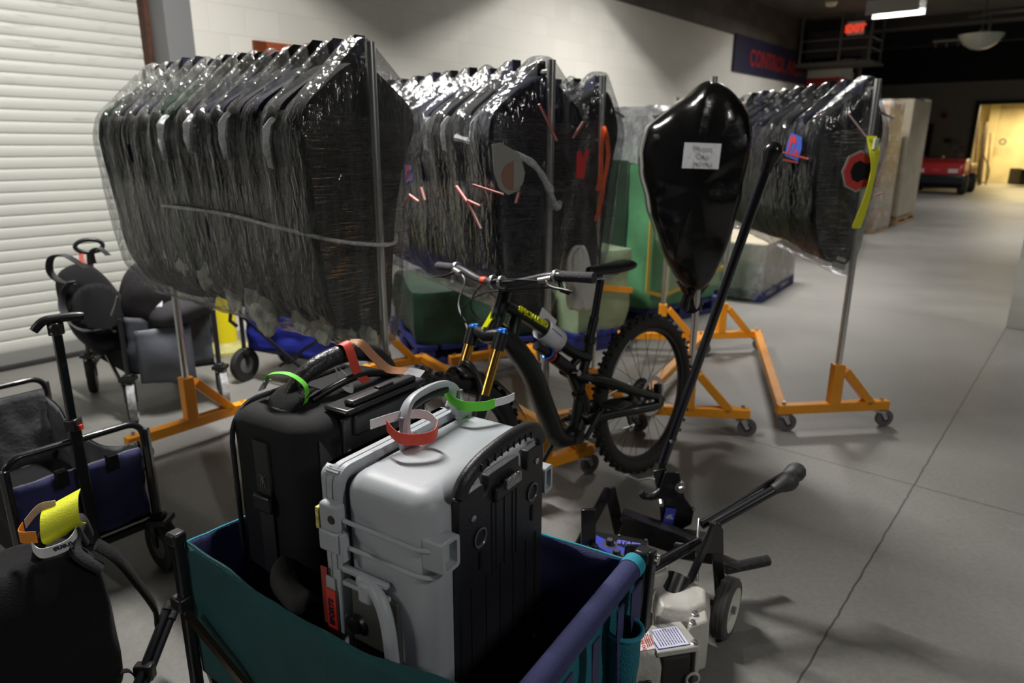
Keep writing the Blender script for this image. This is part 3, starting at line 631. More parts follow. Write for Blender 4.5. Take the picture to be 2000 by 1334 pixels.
# pale camouflage hems bunched at the bottom of the leftmost rack
rnd=random.Random(5)
for k,(x,y,z,s) in enumerate(((.52,.20,.86,.085),(.45,.215,.80,.075),(.26,.19,.80,.05),(.16,.185,.79,.06),(.08,.15,.78,.055),(.0,.12,.76,.05),(.62,.225,.84,.05),(.80,.235,.90,.05),(.95,.235,.93,.045),(1.1,.23,.98,.05))):
    b=MB(); n=18
    def bl(u,v,s=s,k=k):
        a=2*PI*u;e=PI*(v-.5);d=Vector((math.cos(a)*math.cos(e)*1.05,math.sin(a)*math.cos(e)*.30,math.sin(e)*1.05)); r=s*(1+.4*nz((d.x*1.8+k*5,d.y*1.8,d.z*1.8))+.10*math.sin(d.x*9+d.z*5+k))
        return RP('R1',x,y-.05,z+.055)+(WM[RK['R1'][0].name].to_3x3()@(d*r))
    b.grid(bl,24,14); b.build('bunched_hem',CAMO,label='pale bunched garment hem at the bottom of the leftmost rack, %s from the near end'%(['sixth','fifth','fourth','third','second','first','seventh','eighth','ninth','tenth'][k]),cat='garment',group='pale hems under the film',sub=1)
# R5: black bin liner bundle
def liner():
    t,L,_=RK['R5']; org=WM[t.name]
    base=[(0,1.735),(.03,1.735),(.09,1.67),(.20,1.60),(.285,1.53),(.315,1.42),(.30,1.30),(.25,1.12),(.18,.94),(.10,.80),(.05,.755),(.02,.745),(-.03,.75),(-.08,.82),(-.13,.97),(-.165,1.15),(-.185,1.35),(-.205,1.50),(-.17,1.60),(-.10,1.68),(-.03,1.73)]
    P=resample(base,60); rings=[]
    for x,sc in ((-.085,.30),(-.082,.6),(-.07,.86),(-.04,.97),(.03,1.0),(.12,1.0),(.24,1.0),(.32,.97),(.37,.85),(.38,.5)):
        r=[]
        for p in P:
            cy,cz=.05,1.25; y=cy+(p.x-cy)*sc; z=cz+(p.y-cz)*(sc**.8)
            a=math.atan2(p.y-cz,p.x-cy); fold=.004*math.sin(a*9)*(1 if z<1.3 else .3)+.006*nz((p.x*8,p.y*4,x*6))
            xx=x+(.018*nz((y*5,z*9,2))+.012*abs(math.sin(y*26+z*3)) if x<0 else 0)
            r.append((xx,y+fold*(1 if sc>.9 else .4),z+fold*.4))
        rings.append(r)
    b=MB(); b.loft(rings); b.v=[org@v for v in b.v]
    lb=thing('bin_liner_bundle','glossy black bin liner over hanging clothes, left of the rightmost rack','bagged garments',org@V(.1,0,.7)); b.build('liner',BAGP,lb,world=True,sub=1)
    b=MB()
    rr=[[org@V(x_,.02+rr_*math.cos(2*PI*j/14)*(1+.4*math.sin(j*2.4)),z+ .01*math.sin(j*3)) + (org.to_3x3()@V(rr_*.8*math.sin(2*PI*j/14),0,0)) for j in range(14)] for x_,rr_,z in ((.03,.07,.79),(.02,.035,.73),(.02,.045,.69),(.02,.055,.655))]
    b.loft(rr); b.build('gathered_mouth',BAGP,lb,world=True)
    nb=org@V(-.092,.045,1.40); ux=-(org.to_3x3()@V(0,1,0)).normalized(); uy=V(0,0,1); nrm=ux.cross(uy)
    nb=nb+nrm*.006
    # slight tilt
    ux2=(ux+uy*(-.02)).normalized()
    nt_=thing('paper_note','white paper note reading Photo Day Jersey on the black bin liner','note',nb)
    b=MB(); b.prism(nb-ux2*.082-uy*.058,ux2,uy,[(0,0),(.163,.0),(.168,.112),(.004,.114)],nrm*.0015); b.build('paper',WHT,nt_,world=True)
    text('handwriting','Photo\nDay\n Jersey',.036,nb+nrm*.003,ux2,uy,INK,nt_,font_w=.5)
liner()
# far contents of that rack (a few plain dark garments behind the liner)
bundle('R5',.30,.5,2,LEFT4,RIGHT4,.9,'rack with the bin liner',[KF],53,FILM,wrap=False,tabs=False)
# ---- patches, piping, numbers on the jerseys: each belongs on the outer jersey; laid on the bundle's face
def facepatch(name,key,x,y,z,pts,m,label,cat='emblem',sidey=True,rot=0,parent=None,t=.002):
    org=WM[RK[key][0].name].to_3x3(); o=RP(key,x,y,z)
    ux=(org@V(-1,0,0)) if sidey else (org@V(0,-1,0)); uz=V(0,0,1)
    ux,uz=ux*math.cos(rot)+uz*math.sin(rot),-ux*math.sin(rot)+uz*math.cos(rot)
    n=ux.cross(uz)
    b=MB(); b.prism(o,ux,uz,pts,n*t); return o,ux,uz,n,b
def emblem(name,key,x,y,z,layers,label,sidey=True,rot=0,txt=None):
    o,ux,uz,n,_=facepatch(name,key,x,y,z,[(0,0),(1,0),(0,1)],NAVYP,'',sidey=sidey,rot=rot)
    t=thing(name,label,'emblem',o)
    for i,(nm,pts,m) in enumerate(layers):
        b=MB(); b.prism(o+n*(.002*i),ux,uz,pts,n*.002); b.build(nm,m,t,world=True,smooth=False)
    if txt: text('letter',txt[0],txt[1],o+n*(.002*len(layers)+.001)+ux*txt[3][0]+uz*txt[3][1],ux,uz,txt[2],t,ext=.001,font_w=2.2)
    return t
def sq(w_,h_): return [(-w_/2,-h_/2),(w_/2,-h_/2),(w_/2,h_/2),(-w_/2,h_/2)]
def circ(r,n=20,e=1,o=(0,0)): return [(o[0]+r*math.cos(2*PI*i/n),o[1]+e*r*math.sin(2*PI*i/n)) for i in range(n)]
def octo(r,e=1.3): return circ(r,8,e)
BLUP2=mat('letter_blue',(.06,.11,.5),.5); LR=mat('letter_red',(.6,.04,.04),.5); BRNP=mat('emblem_brown',(.33,.17,.12),.6); CRM=mat('emblem_cream',(.34,.34,.31),.6)
emblem('letter_patch','R2',.62,.285,1.32,[('backing',sq(.07,.075),BLUP2)],'small blue patch with red letter on the jerseys behind the bike',txt=('R',.07,LR,(0,0)))
emblem('team_crest','R2',-.06,.235,1.345,[('shield',[(-.07,.10),(-.03,.105),(.05,.07),(.075,.0),(.05,-.06),(0,-.075),(-.04,-.05),(-.06,.0)],CRM),('ball',circ(.05,20,1,(.02,-.01)),BRNP),('ball_half',[(.02,-.058),(.06,-.04),(.07,0),(.055,.03),(.02,.045)],CRM)],'cream and brown ball crest on the end jersey of the rack behind the bike',sidey=False)
emblem('letter_patch','R2',-.075,-.10,1.375,[('letter_shape',[(-.03,-.05),(.0,-.055),(.012,-.05),(.018,.0),(.035,.055),(.012,.05),(.0,.02),(-.012,.05),(-.03,.045)],LR)],'red letter shape right of the pole on the rack behind the bike',sidey=False)
emblem('letter_patch','R4',.21,.262,1.437,[('backing',[(-.075,-.05),(.06,-.06),(.075,.0),(.06,.055),(-.05,.065),(-.07,.02)],BLUP2)],'blue and red R patch on the rightmost rack bundle',rot=-.12,txt=('R.',.11,LR,(0,0)))
emblem('letter_patch','R4',.47,.262,1.395,[('backing',[(-.05,-.06),(.06,-.06),(.07,.06),(-.035,.06)],BLUP2)],'blue patch with red N on the rightmost rack bundle, left of the R patch',rot=-.1,txt=('N',.10,LR,(0,0)))
emblem('team_crest','R4',-.05,.07,1.33,[('crest_border',octo(.085,1.15),CRM),('crest_red',octo(.076,1.15),LR),('crest_inner',octo(.042,1.2),KF),('crest_gap',[(.02,-.03),(.08,-.05),(.08,.05),(.02,.03)],KF)],'red octagonal C crest with white border on the end of the rightmost rack bundle',sidey=False)
emblem('white_label','R4',-.055,.10,.915,[('label_top',sq(.05,.018),CRM),('label_box',[(-.035,-.045),(.035,-.045),(.035,-.02),(-.035,-.02)],CRM)],'small pale label near the bottom of the rightmost rack bundle',sidey=False,rot=-.3)
def piping(key,p0,p1,label,wd=.012):
    a=RP(key,*p0);b_=RP(key,*p1); t=thing('piping_strip',label,'trim',a,group='red and white piping on '+key.replace('R2','the bike-side jerseys').replace('R4','the rightmost jerseys').replace('R3','the next jerseys'))
    m_=MB(); m_.bar(a,b_,wd,.006,(b_-a).cross(V(0,0,1)).cross(b_-a)); m_.build('red_edge',PIPG,t,world=True)
    m_=MB(); off=(a-Vector((0,0,H))).normalized()*.004; m_.bar(a-off,b_-off,wd*.45,.005,(b_-a).cross(V(0,0,1)).cross(b_-a)); m_.build('white_core',PIPW,t,world=True)
PIPS=[('R2',(.10,.285,1.30),(-.03,.235,1.27),'long piping below crest'),('R2',(.22,.285,1.29),(.14,.285,1.235),'piping upper left of the fork shape'),('R2',(.13,.285,1.235),(.06,.275,1.14),'piping falling to the right below the crest'),('R2',(.135,.285,1.24),(.06,.28,1.225),'short piping branch under the crest'),('R2',(.50,.29,1.27),(.47,.29,1.22),'short upright piping left of the crest'),('R2',(.62,.29,1.235),(.53,.29,1.21),'short piping toward the leftmost rack'),('R2',(.68,.29,1.18),(.62,.29,1.225),'lowest left piping'),('R2',(-.06,.20,1.24),(-.06,.185,1.28),'tiny upright piping right of the crest'),
 ('R2',(-.06,.10,1.585),(-.06,.015,1.46),'neckline piping left of the pole'),('R2',(-.05,-.12,1.53),(-.05,-.07,1.47),'neckline piping right of the pole'),
 ('R4',(.34,.262,1.415),(.07,.262,1.385),'long upper piping under the R patch'),('R4',(.30,.262,1.375),(.16,.262,1.365),'short lower piping under the R patch'),('R4',(.52,.262,1.36),(.48,.262,1.30),'upright piping under the N patch'),('R4',(-.05,.16,1.59),(-.055,.06,1.49),'neckline piping near the pole'),('R4',(-.05,-.03,1.22),(-.05,-.07,1.23),'short piping right of the yellow strap')]
for key,p0,p1,lab in PIPS: piping(key,p0,p1,'red and white '+lab+(' behind the bike' if key=='R2' else ' on the rightmost rack'))
# hanging straps
def strap(name,key,pts,wd,m,label,cat='strap'):
    org=WM[RK[key][0].name].to_3x3(); P=smooth_path([RP(key,*p) for p in pts],6); b=MB(); b.ribbon(P,(org@V(0,wd,0)).to_tuple(),.002); return b.build(name,m,label=label,cat=cat)
ys=thing('hanging_strap','bright yellow looped strap hanging on the pole of the rightmost rack','strap',RP('R4',-.06,.03,1.08))
for pts in ([(-.035,.005,1.49),(-.075,.005,1.42),(-.085,.02,1.3),(-.085,.03,1.18),(-.085,.055,1.07)],[(-.035,.03,1.49),(-.08,.035,1.42),(-.09,.02,1.33),(-.09,.04,1.2),(-.09,.075,1.08),(-.088,.055,1.07)]):
    org=WM[RK['R4'][0].name].to_3x3(); b=MB(); b.ribbon(smooth_path([RP('R4',*p) for p in pts],6),(org@V(0,.026,0)).to_tuple(),.002); b.build('webbing',YEL,ys,world=True)
b=MB(); b.box(RP('R4',-.085,.025,1.455),(.022,.02,.05)); b.build('plastic_toggle',mat('frosted',(.5,.55,.4),.3),ys,world=True,bev=.003)
os_=thing('hanging_strap','orange ribbon strap tied to the pole beside the green pallet','strap',RP('R3',-.03,.0,1.1))
for pts in ([(-.02,.0,1.52),(-.035,.015,1.49),(-.04,.02,1.40),(-.04,.02,1.30),(-.04,.035,1.24)],[(-.02,-.015,1.50),(-.04,-.02,1.4),(-.04,.0,1.28),(-.04,.01,1.2),(-.04,.035,1.1)]):
    org=WM[RK['R3'][0].name].to_3x3(); b=MB(); b.ribbon(smooth_path([RP('R3',*p) for p in pts],6),(org@V(0,.022,0)).to_tuple(),.002); b.build('ribbon',ORS,os_,world=True)
b=MB(); b.torus(RP('R3',-.035,0,1.5),(1,0,.2),.02,.009,16,8); b.build('knot',ORS,os_,world=True)
# white cloth bag on the rack pole
b=MB(); rings=[]
for z,ry,rx_,cy in ((.995,.02,.02,.14),(.98,.045,.03,.15),(.95,.07,.04,.15),(.90,.075,.045,.145),(.82,.085,.05,.135),(.74,.10,.055,.12),(.70,.10,.05,.115),(.69,.06,.03,.11)):
    rings.append([RP('R3',-.07+rx_*math.cos(2*PI*j/28),cy+ry*.8*math.sin(2*PI*j/28)*(1+.16*math.sin(j*1.9+z*20))+.008*math.sin(j*2.6),z+.01*math.sin(j*1.7)) for j in range(28)])
b.loft(rings); b.build('cloth_bag',WHITEC,label='crumpled white cloth bundle hanging low between the two middle racks',cat='cloth bag',sub=1)
# ================================================================ PALLET LOADS BEHIND THE RACKS
def wrapload(name,label,x,y,rz,lx,ly,z0,z1,m,filmtop=None,wob=.03,seed=1,pm=BLUP,extra=None):
    mw=Matrix.Translation((x,y,0))@Matrix.Rotation(rz,4,'Z'); t=thing(name,label,'pallet load',mw=mw); pallet(t,0,0,lx+.04,ly+.04,pm,z0)
    b=MB(); rings=[];n=56
    for i in range(15):
        zz=z0+(z1-z0)*i/14; r=[]
        for j in range(n):
            a=2*PI*(j+.5)/n;cx,cy=math.cos(a),math.sin(a);mm=max(abs(cx),abs(cy)); k=.985 if i in (0,14) else 1; px,py=cx/mm*lx/2*k,cy/mm*ly/2*k; d=wob*nz((px*3+seed,py*3,zz*4)); r.append((px+cx*d,py+cy*d,zz))
        rings.append(r)
    b.loft(rings); b.build('wrapped_load',m,t)
    return t
rz_=math.atan2(.55,.70)
# tall load: near corner (1.09,5.52)
ex_=V(.786,.618,0); ey_=V(-.618,.786,0); cc=V(1.09,5.52,0)+ex_*.5+ey_*.55
tp=wrapload('green_pallet_load','tall pallet load in green sheeting with yellow edge tape behind the middle racks',cc.x,cc.y,rz_,.98,1.08,.14,1.44,GREENP,seed=4)
b=MB()
for a_,b_ in (((-.50,-.55,1.42),(-.505,-.555,.30)),((-.505,-.555,.30),(-.30,-.56,.24)),((-.30,-.56,.24),(.49,-.56,.40))): b.bar(a_,b_,.03,.008,(0,1,0))
b.build('yellow_tape',mat('edge_tape',(.62,.42,.05),.5),tp)
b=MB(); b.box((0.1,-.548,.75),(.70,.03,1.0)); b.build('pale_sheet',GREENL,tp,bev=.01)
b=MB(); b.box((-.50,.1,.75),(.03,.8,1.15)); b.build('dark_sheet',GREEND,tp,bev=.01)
b=MB(); n=48; rings=[]
for zz,k in ((1.30,1.02),(1.45,1.03),(1.6,1.0),(1.7,.93),(1.735,.75),(1.745,.3)):
    r=[]
    for j in range(n):
        a=2*PI*(j+.5)/n;cx,cy=math.cos(a),math.sin(a);mm=max(abs(cx),abs(cy)); px,py=cx/mm*.5*k,cy/mm*.55*k; d=.03*nz((px*7,py*7,zz*9)); r.append((px+cx*d,py+cy*d,zz+.025*nz((px*9,py*9,3))))
    rings.append(r)
b.loft(rings); b.build('film_cap',film('silvery_film',tint=(.5,.52,.54),base=.3,streak=.5,sx=(12,12,9),spark=1.2,cov=.45),tp)
b=MB(); b.loft([[( .98*.48*x,1.08*.48*y,z) for x,y in ((-1,-1),(1,-1),(1,1),(-1,1))] for z in (1.44,1.66)]); b.build('upper_goods',mat('dark_goods',(.05,.055,.06),.6,0,.4,20,.4,10),tp)
# low green bundle on blue pallet behind the bike
t=wrapload('green_pallet_load','low dark green bundle on a blue pallet behind the mountain bike',-.32,5.05,.35,1.0,.9,.14,.50,GREEND,wob=.08,seed=9)
t=wrapload('green_pallet_load','pale green bundle on a blue pallet under the white cloth bundle',.50,5.15,.55,.50,.6,.14,.72,GREENL,wob=.05,seed=12)
b=MB(); b.bar((-.24,-.32,.5),(.24,-.33,.42),.04,.01,(0,1,0)); b.build('orange_tape',OR,t)
# small wrapped load right
sx_=V(.57,.82,0).normalized(); sy_=V(-sx_.y,sx_.x,0); cc=V(2.37,6.46,0)+sx_*.6+sy_*.42
t=wrapload('small_pallet_load','low pallet of pale boxes in shiny film behind the rightmost rack',cc.x,cc.y,math.atan2(sx_.y,sx_.x),1.15,.8,.10,.54,CARDP,wob=.02,seed=15)
b=MB(); b.loft([[(x*.595+.004*nz((x*9,y*9,zz*20)),y*.415+.012*nz((x*5,y*9,zz*14)),zz) for x,y in [(-1,-1+.2*i) for i in range(11)]+[(-1+.2*i,1) for i in range(11)]+[(1,1-.2*i) for i in range(11)]+[(1-.2*i,-1) for i in range(11)]] for zz in (.02,.1,.2,.3,.4,.5,.555)],True,False); b.build('stretch_wrap',MATS['silvery_film'],t)
# ================================================================ MOUNTAIN BIKE (local x forward, y left, z up, origin at the rear tyre's contact)
bk_=thing('mountain_bike','black full suspension mountain bike with gold fork stanchions standing before the racks','bicycle',mw=Matrix.Translation((.6113,2.9303,0))@Matrix.Rotation(-2.3569,4,'Z')@Matrix.Rotation(.0708,4,'X')@Matrix.Scale(.979,4))
FRM=mat('bike_frame_paint',(.005,.011,.008),.42,0,coat=.15)
TYR=mat('tyre_rubber',(.022,.022,.022),.8,0,.4,150)
def wheel(name,cx,cz,label):
    wl_=thing_child=bpy.data.objects.new(name,None); wl_.empty_display_size=.1; link(wl_,bk_); props(wl_,label)
    b=MB(); b.torus((cx,0,cz),(0,1,0),.336,.030,72,12)
    for i in range(84):
        a=2*PI*i/84
        for yy,tilt in ((-.022,-.6),(-.008,-.15),(.008,.15),(.022,.6)):
            if (i%2)==(abs(yy)>.01): continue
            rr=.336+.0335*math.cos(tilt); d=V(math.cos(a),0,math.sin(a)); tg=V(-math.sin(a),0,math.cos(a)); R=Matrix((tg,V(0,1,0),d)).transposed()
            b.box(V(cx,0,cz)+d*rr+V(0,yy,0),(.013,.011,.010),R)
    b.build('tyre',TYR,wl_)
    b=MB(); b.lathe([(.298,-.014),(.313,-.015),(.316,0),(.313,.015),(.298,.014),(.290,0)],(cx,0,cz),(0,1,0),64,True); b.build('rim',K,wl_)
    b=MB(); b.cyl((cx,-.05,cz),(cx,.05,cz),.016); b.lathe([(.026,-.03),(.026,-.026),(.016,-.024),(.016,.024),(.026,.026),(.026,.03)],(cx,0,cz),(0,1,0)); b.build('hub',K,wl_)
    sp=None
    for i in range(28):
        a=2*PI*i/28; sd=1 if i%2 else -1; b0=a+(.9 if (i//2)%2 else -.9)
        if True:
            b=MB(); b.cyl((cx+.024*math.cos(b0),sd*.028,cz+.024*math.sin(b0)),(cx+.294*math.cos(a),sd*.003,cz+.294*math.sin(a)),.0011,n=5); b.build('spoke',K,wl_)
    for q in (.55,3.6):
        pts=[(cx+.325*math.cos(q+t/20*.55),.0295,cz+.325*math.sin(q+t/20*.55)) for t in range(21)]
        b=MB(); b.loft([[(p[0],.029,p[2]),(p[0]+(cx-p[0])*.03,.031,p[2]+(cz-p[2])*.03)] for p in pts],close=False,cap=False); b.build('sidewall_lettering',mat('sidewall_ink',(.35,.35,.35),.5),wl_,solid=.001)
    return wl_
AX=(-.01,.372); FX=(1.175,.372)
rw=wheel('rear_wheel',*AX,None); fw=wheel('front_wheel',*FX,None)
b=MB(); b.lathe([(.072,-.002),(.092,-.002),(.092,0),(.072,0)],(AX[0],.045,AX[1]),(0,1,0),40,True); b.build('brake_rotor',STL,rw)
for i in range(6):
    a=i*PI/3; b=MB(); b.bar((AX[0]+.02*math.cos(a),.044,AX[1]+.02*math.sin(a)),(AX[0]+.075*math.cos(a+.4),.044,AX[1]+.075*math.sin(a+.4)),.006,.0015,(0,1,0)); b.build('rotor_arm',STL,rw)
for k in range(9):
    b=MB(); r=.026+.0058*k; b.lathe([(r*.7,-.001),(r,-.001),(r,.001),(r*.7,.001)],(AX[0],-.052+.0034*k,AX[1]),(0,1,0),28,True); b.build('sprocket',STL if k%2 else K,rw)
# frame
BBx,BBz=.505,.325
b=MB()
b.tube(smooth_path([(.865,0,.925),(.76,0,.868),(.62,0,.772),(.50,0,.68),(.40,0,.635)],5),[.030]*21,14,flat=.75)
b.tube(smooth_path([(.905,0,.845),(.82,0,.765),(.73,0,.64),(.65,0,.45),(.60,0,.35),(.51,0,.325)],5),[.030,.031,.033,.036,.038,.040,.041,.042,.042,.042,.042,.042,.042,.042,.042,.042,.042,.042,.042,.042,.042,.042,.042,.042,.042,.042][:26],14)
b.tube(smooth_path([(.385,0,.705),(.40,0,.64),(.435,0,.56),(.46,0,.46),(.50,0,.33)],5),[.021]*21,12)
b.tube([(.935,0,.795),(.905,0,.86),(.850,0,.975)],[.026,.025,.024],18)
b.tube([(.80,0,.875),(.83,0,.80)],[.022,.03],12); b.tube([(.44,0,.65),(.52,0,.61),(.47,0,.52)],[.018,.018,.022],10)
b.cyl((BBx,-.045,BBz),(BBx,.045,BBz),.028); b.tube(smooth_path([(.46,0,.50),(.43,0,.42),(.47,0,.34)],4),[.03]*9,10)
fr=b.build('frame',FRM,bk_)
# rear triangle
for sy in (-1,1):
    b=MB(); b.tube(smooth_path([(.46,sy*.03,.56),(.36,sy*.045,.535),(.18,sy*.065,.45),(.0,sy*.07,.375),(-.04,sy*.07,.35)],5),[.017,.019,.021,.023,.024,.024,.023,.022,.021,.020,.019,.019,.019,.018,.018,.018,.018,.019,.02,.02,.02],10); b.build('seat_stay',FRM,bk_)
    b=MB(); b.tube(smooth_path([(.46,sy*.04,.385),(.34,sy*.05,.375),(.18,sy*.068,.36),(.02,sy*.07,.335),(-.03,sy*.07,.34)],5),[.021]*21,10); b.build('chain_stay',FRM,bk_)
    b=MB(); b.tube(smooth_path([(.52,sy*.03,.60),(.47,sy*.035,.57),(.40,sy*.04,.545)],4),[.018]*9,10); b.build('rocker_link',KM,bk_)
    b=MB(); b.cyl((-.01,sy*.06,.365),(-.01,sy*.088,.365),.015); b.build('axle_nut',KM,bk_)
for x,z in ((.44,.55),(.455,.40),(.51,.60)):
    b=MB(); b.cyl((x,-.05,z),(x,.05,z),.012); b.build('pivot_bolt',STL,bk_)
b=MB(); b.tube([(.70,0,.745),(.60,0,.675)],[.018,.018],14); b.tube([(.60,0,.675),(.50,0,.60)],[.026,.026],14); sh=b.build('rear_shock',K,bk_)
b=MB(); b.torus((.635,.0,.70),(.8,0,.6),.024,.006,18,8); b.build('shock_dial',BLU,sh)
b=MB(); b.torus((.62,.0,.688),(.8,0,.6),.024,.004,18,8); b.build('shock_rebound_dial',RED,sh)
# seatpost, saddle
b=MB(); b.tube([(.385,0,.70),(.345,0,.795)],[.0205,.0205],16); b.tube([(.345,0,.795),(.30,0,.945)],[.0165,.0165],16); sp_=b.build('seat_post',KM,bk_)
b=MB(); b.cyl((.388,0,.69),(.378,0,.72),.028); b.build('seat_clamp',K,bk_)
b=MB(); b.box((.285,0,.955),(.05,.045,.025)); b.build('saddle_clamp',STL,sp_,bev=.004)
b=MB(); rings=[]
for x,wd,zz in ((.385,.012,.985),(.378,.018,.987),(.34,.024,.988),(.27,.036,.986),(.20,.060,.984),(.15,.068,.988),(.125,.064,.99),(.118,.04,.988)):
    rings.append([(x,wd*math.cos(2*PI*j/20),zz+.020*math.sin(2*PI*j/20)*(1 if math.sin(2*PI*j/20)>0 else 1.4)) for j in range(20)])
b.loft(rings); b.build('saddle',K,bk_,sub=1)
for sy in (-.02,.02):
    b=MB(); b.tube(smooth_path([(.40,sy,.965),(.36,sy,.955),(.24,sy,.953),(.16,sy*1.5,.975)]),.0035,8); b.build('saddle_rail',STL,bk_)
# fork
fd=V(FX[0]-.945,0,FX[1]-.845).normalized()
b=MB(); b.tube([(.938,-.072,.832),(.945,-.05,.835),(.945,0,.825),(.945,.05,.835),(.938,.072,.832)],[.022,.024,.026,.024,.022],12); b.cyl((.945,0,.82),(.93,0,.85),.026); b.build('fork_crown',K,bk_)
for sy in (-.072,.072):
    o=V(.945,sy,.845)
    b=MB(); b.cyl(o-fd*.0+V(0,0,0),o+fd*.06,.025,.024); b.build('fork_crown_sleeve',K,bk_)
    b=MB(); b.cyl(o+fd*.05,o+fd*.26,.0185); b.build('fork_stanchion',GOLD,bk_)
    b=MB(); b.tube([o+fd*.22,o+fd*.25,o+fd*.40,o+fd*.53],[.026,.0245,.023,.022],16); b.build('fork_lower',K,bk_)
    b=MB(); b.cyl(o-fd*.012,o,.02,.022); b.box(o-fd*.016,(.012,.035,.008)); b.build('fork_dial',BLU,bk_,bev=.002)
b=MB(); b.tube(smooth_path([V(.945,-.072,.845)+fd*.25,V(.97,-.055,.845)+fd*.17,V(1.0,0,.86)+fd*.12,V(.97,.055,.845)+fd*.17,V(.945,.072,.845)+fd*.25],5),.014,10); b.build('fork_arch',K,bk_)
b=MB(); b.grid(lambda u,v:(FX[0]+.385*math.cos(1.75+1.0*u),(v-.5)*.10,FX[1]+.385*math.sin(1.75+1.0*u)-.03*(2*v-1)**2),12,6); b.build('front_mudguard',K,bk_,solid=.002)
# cockpit
b=MB(); b.tube([(.858,0,.965),(.852,0,1.0)],[.019,.018],14); b.tube([(.855,0,.985),(.885,0,1.01)],[.022,.02],12); b.build('stem',K,bk_,bev=0)
for yy in (-.022,.022):
    b=MB(); b.torus((.885,yy,1.012),(0,1,0),.019,.006,18,8); b.build('stem_clamp_bolt',STL,bk_)
BAR=mat('dark_grey_handlebar',(.06,.06,.068),.35,0,coat=.2)
hb=[(.832,-.39,1.040),(.848,-.29,1.042),(.862,-.22,1.040),(.880,-.11,1.014),(.886,-.04,1.010),(.886,.04,1.010),(.880,.11,1.018),(.864,.22,1.042),(.850,.29,1.046),(.836,.39,1.046)]
b=MB(); b.tube(smooth_path(hb,6),.0145,14); b.build('handlebar',BAR,bk_)
b=MB(); b.tube([(.888,-.078,1.011),(.886,-.056,1.010)],.0165,14); b.build('handlebar_band',mat('orange_red_band',(.75,.08,.03),.5),bk_)
GRP=mat('grip_rubber',(.045,.045,.05),.7,0,.6,250)
for a,c in (((.832,-.395,1.040),(.849,-.275,1.042)),((.835,.395,1.046),(.852,.27,1.046))):
    b=MB(); b.tube([Vector(a),Vector(a).lerp(Vector(c),.05),Vector(a).lerp(Vector(c),.5),c],[.0175,.0185,.0175,.0175],18); b.build('grip',GRP,bk_)
for sy in (-1,1):
    b=MB(); b.torus((.856,sy*.252,1.044),(0.1,1,0),.018,.006,18,8); b.tube([(.872,sy*.245,1.038),(.885,sy*.20,1.030)],[.012,.010],10); b.build('brake_master',STL,bk_,label=None)
    b=MB(); b.tube(smooth_path([(.885,sy*.235,1.03),(.905,sy*.27,1.018),(.90,sy*.33,1.01),(.895,sy*.355,1.005)],5),.005,8); b.build('brake_lever',KM,bk_)
    b=MB(); b.tube([(.86,sy*.27,1.03),(.855,sy*.275,1.0),(.845,sy*.30,.99)],[.008,.009,.007],8); b.build('shift_paddle',STL if sy<0 else K,bk_)
HOSE=mat('hose_black',(.02,.02,.02),.4)
b=MB(); b.tube(smooth_path([(.885,.20,1.03),(.90,.05,1.025),(.905,-.06,1.0),(.93,-.10,.93),(.93,-.06,.88),(.92,-.01,.87)],7),.003,8); b.build('brake_hose',HOSE,bk_)
b=MB(); b.tube(smooth_path([(.86,.26,1.01),(.895,.08,.99),(.92,-.05,.97),(.95,-.13,.90),(.94,-.06,.82),(.915,-.01,.83)],7),.003,8); b.build('shift_cable',HOSE,bk_)
b=MB(); b.tube(smooth_path([(.88,-.20,1.028),(.89,-.17,1.0),(.905,-.19,.94),(.925,-.17,.90),(.96,-.09,.84),(.99,-.08,.74)],7),.003,8); b.build('front_brake_hose',mat('hose_grey',(.3,.3,.32),.4),bk_)
# drivetrain
b=MB(); b.lathe([(.045,-.0015),(.062,-.0015),(.064,0),(.062,.0015),(.045,.0015)],(BBx,-.052,BBz),(0,1,0),32,True); b.build('chainring',STL,bk_)
b=MB(); b.bar((BBx,-.07,BBz),(BBx+.12,-.078,BBz-.12),.022,.014,(0,1,0)); b.build('crank_arm',K,bk_,bev=.004)
b=MB(); b.bar((BBx,.07,BBz),(BBx-.12,.078,BBz+.12),.022,.014,(0,1,0)); b.build('crank_arm',K,bk_,bev=.004)
for x,y,z in ((BBx+.125,-.13,BBz-.125),(BBx-.125,.13,BBz+.125)):
    b=MB(); b.box((x,y,z),(.10,.095,.018)); b.build('pedal',K,bk_,bev=.006)
b=MB(); cp=[(BBx,-.052,BBz+.062),(AX[0]+.05,-.045,AX[1]+.055)]; b.tube(cp,.0035,6); b.tube([(BBx,-.052,BBz-.062),(.25,-.05,.235),(-.0,-.05,.215)],.0035,6); b.tube(arc((BBx,-.052,BBz),-PI/2,PI/2,.062,(1,0,0),(0,0,1)),.0035,6); b.build('chain',STL,bk_)
b=MB(); b.bar((-.015,-.065,.355),(.035,-.075,.29),.02,.025,(0,1,0)); b.build('rear_derailleur',K,bk_,bev=.006)
b=MB(); b.bar((.035,-.07,.29),(.0,-.07,.20),.014,.012,(0,1,0)); b.build('derailleur_cage',KM,bk_)
b=MB(); b.lathe([(.01,-.003),(.022,-.003),(.022,.003),(.01,.003)],(.0,-.07,.20),(0,1,0),18,True); b.build('jockey_wheel',STL,bk_)
b=MB(); b.box((-.035,.055,.40),(.03,.03,.05)); b.build('brake_caliper',K,bk_,bev=.006)
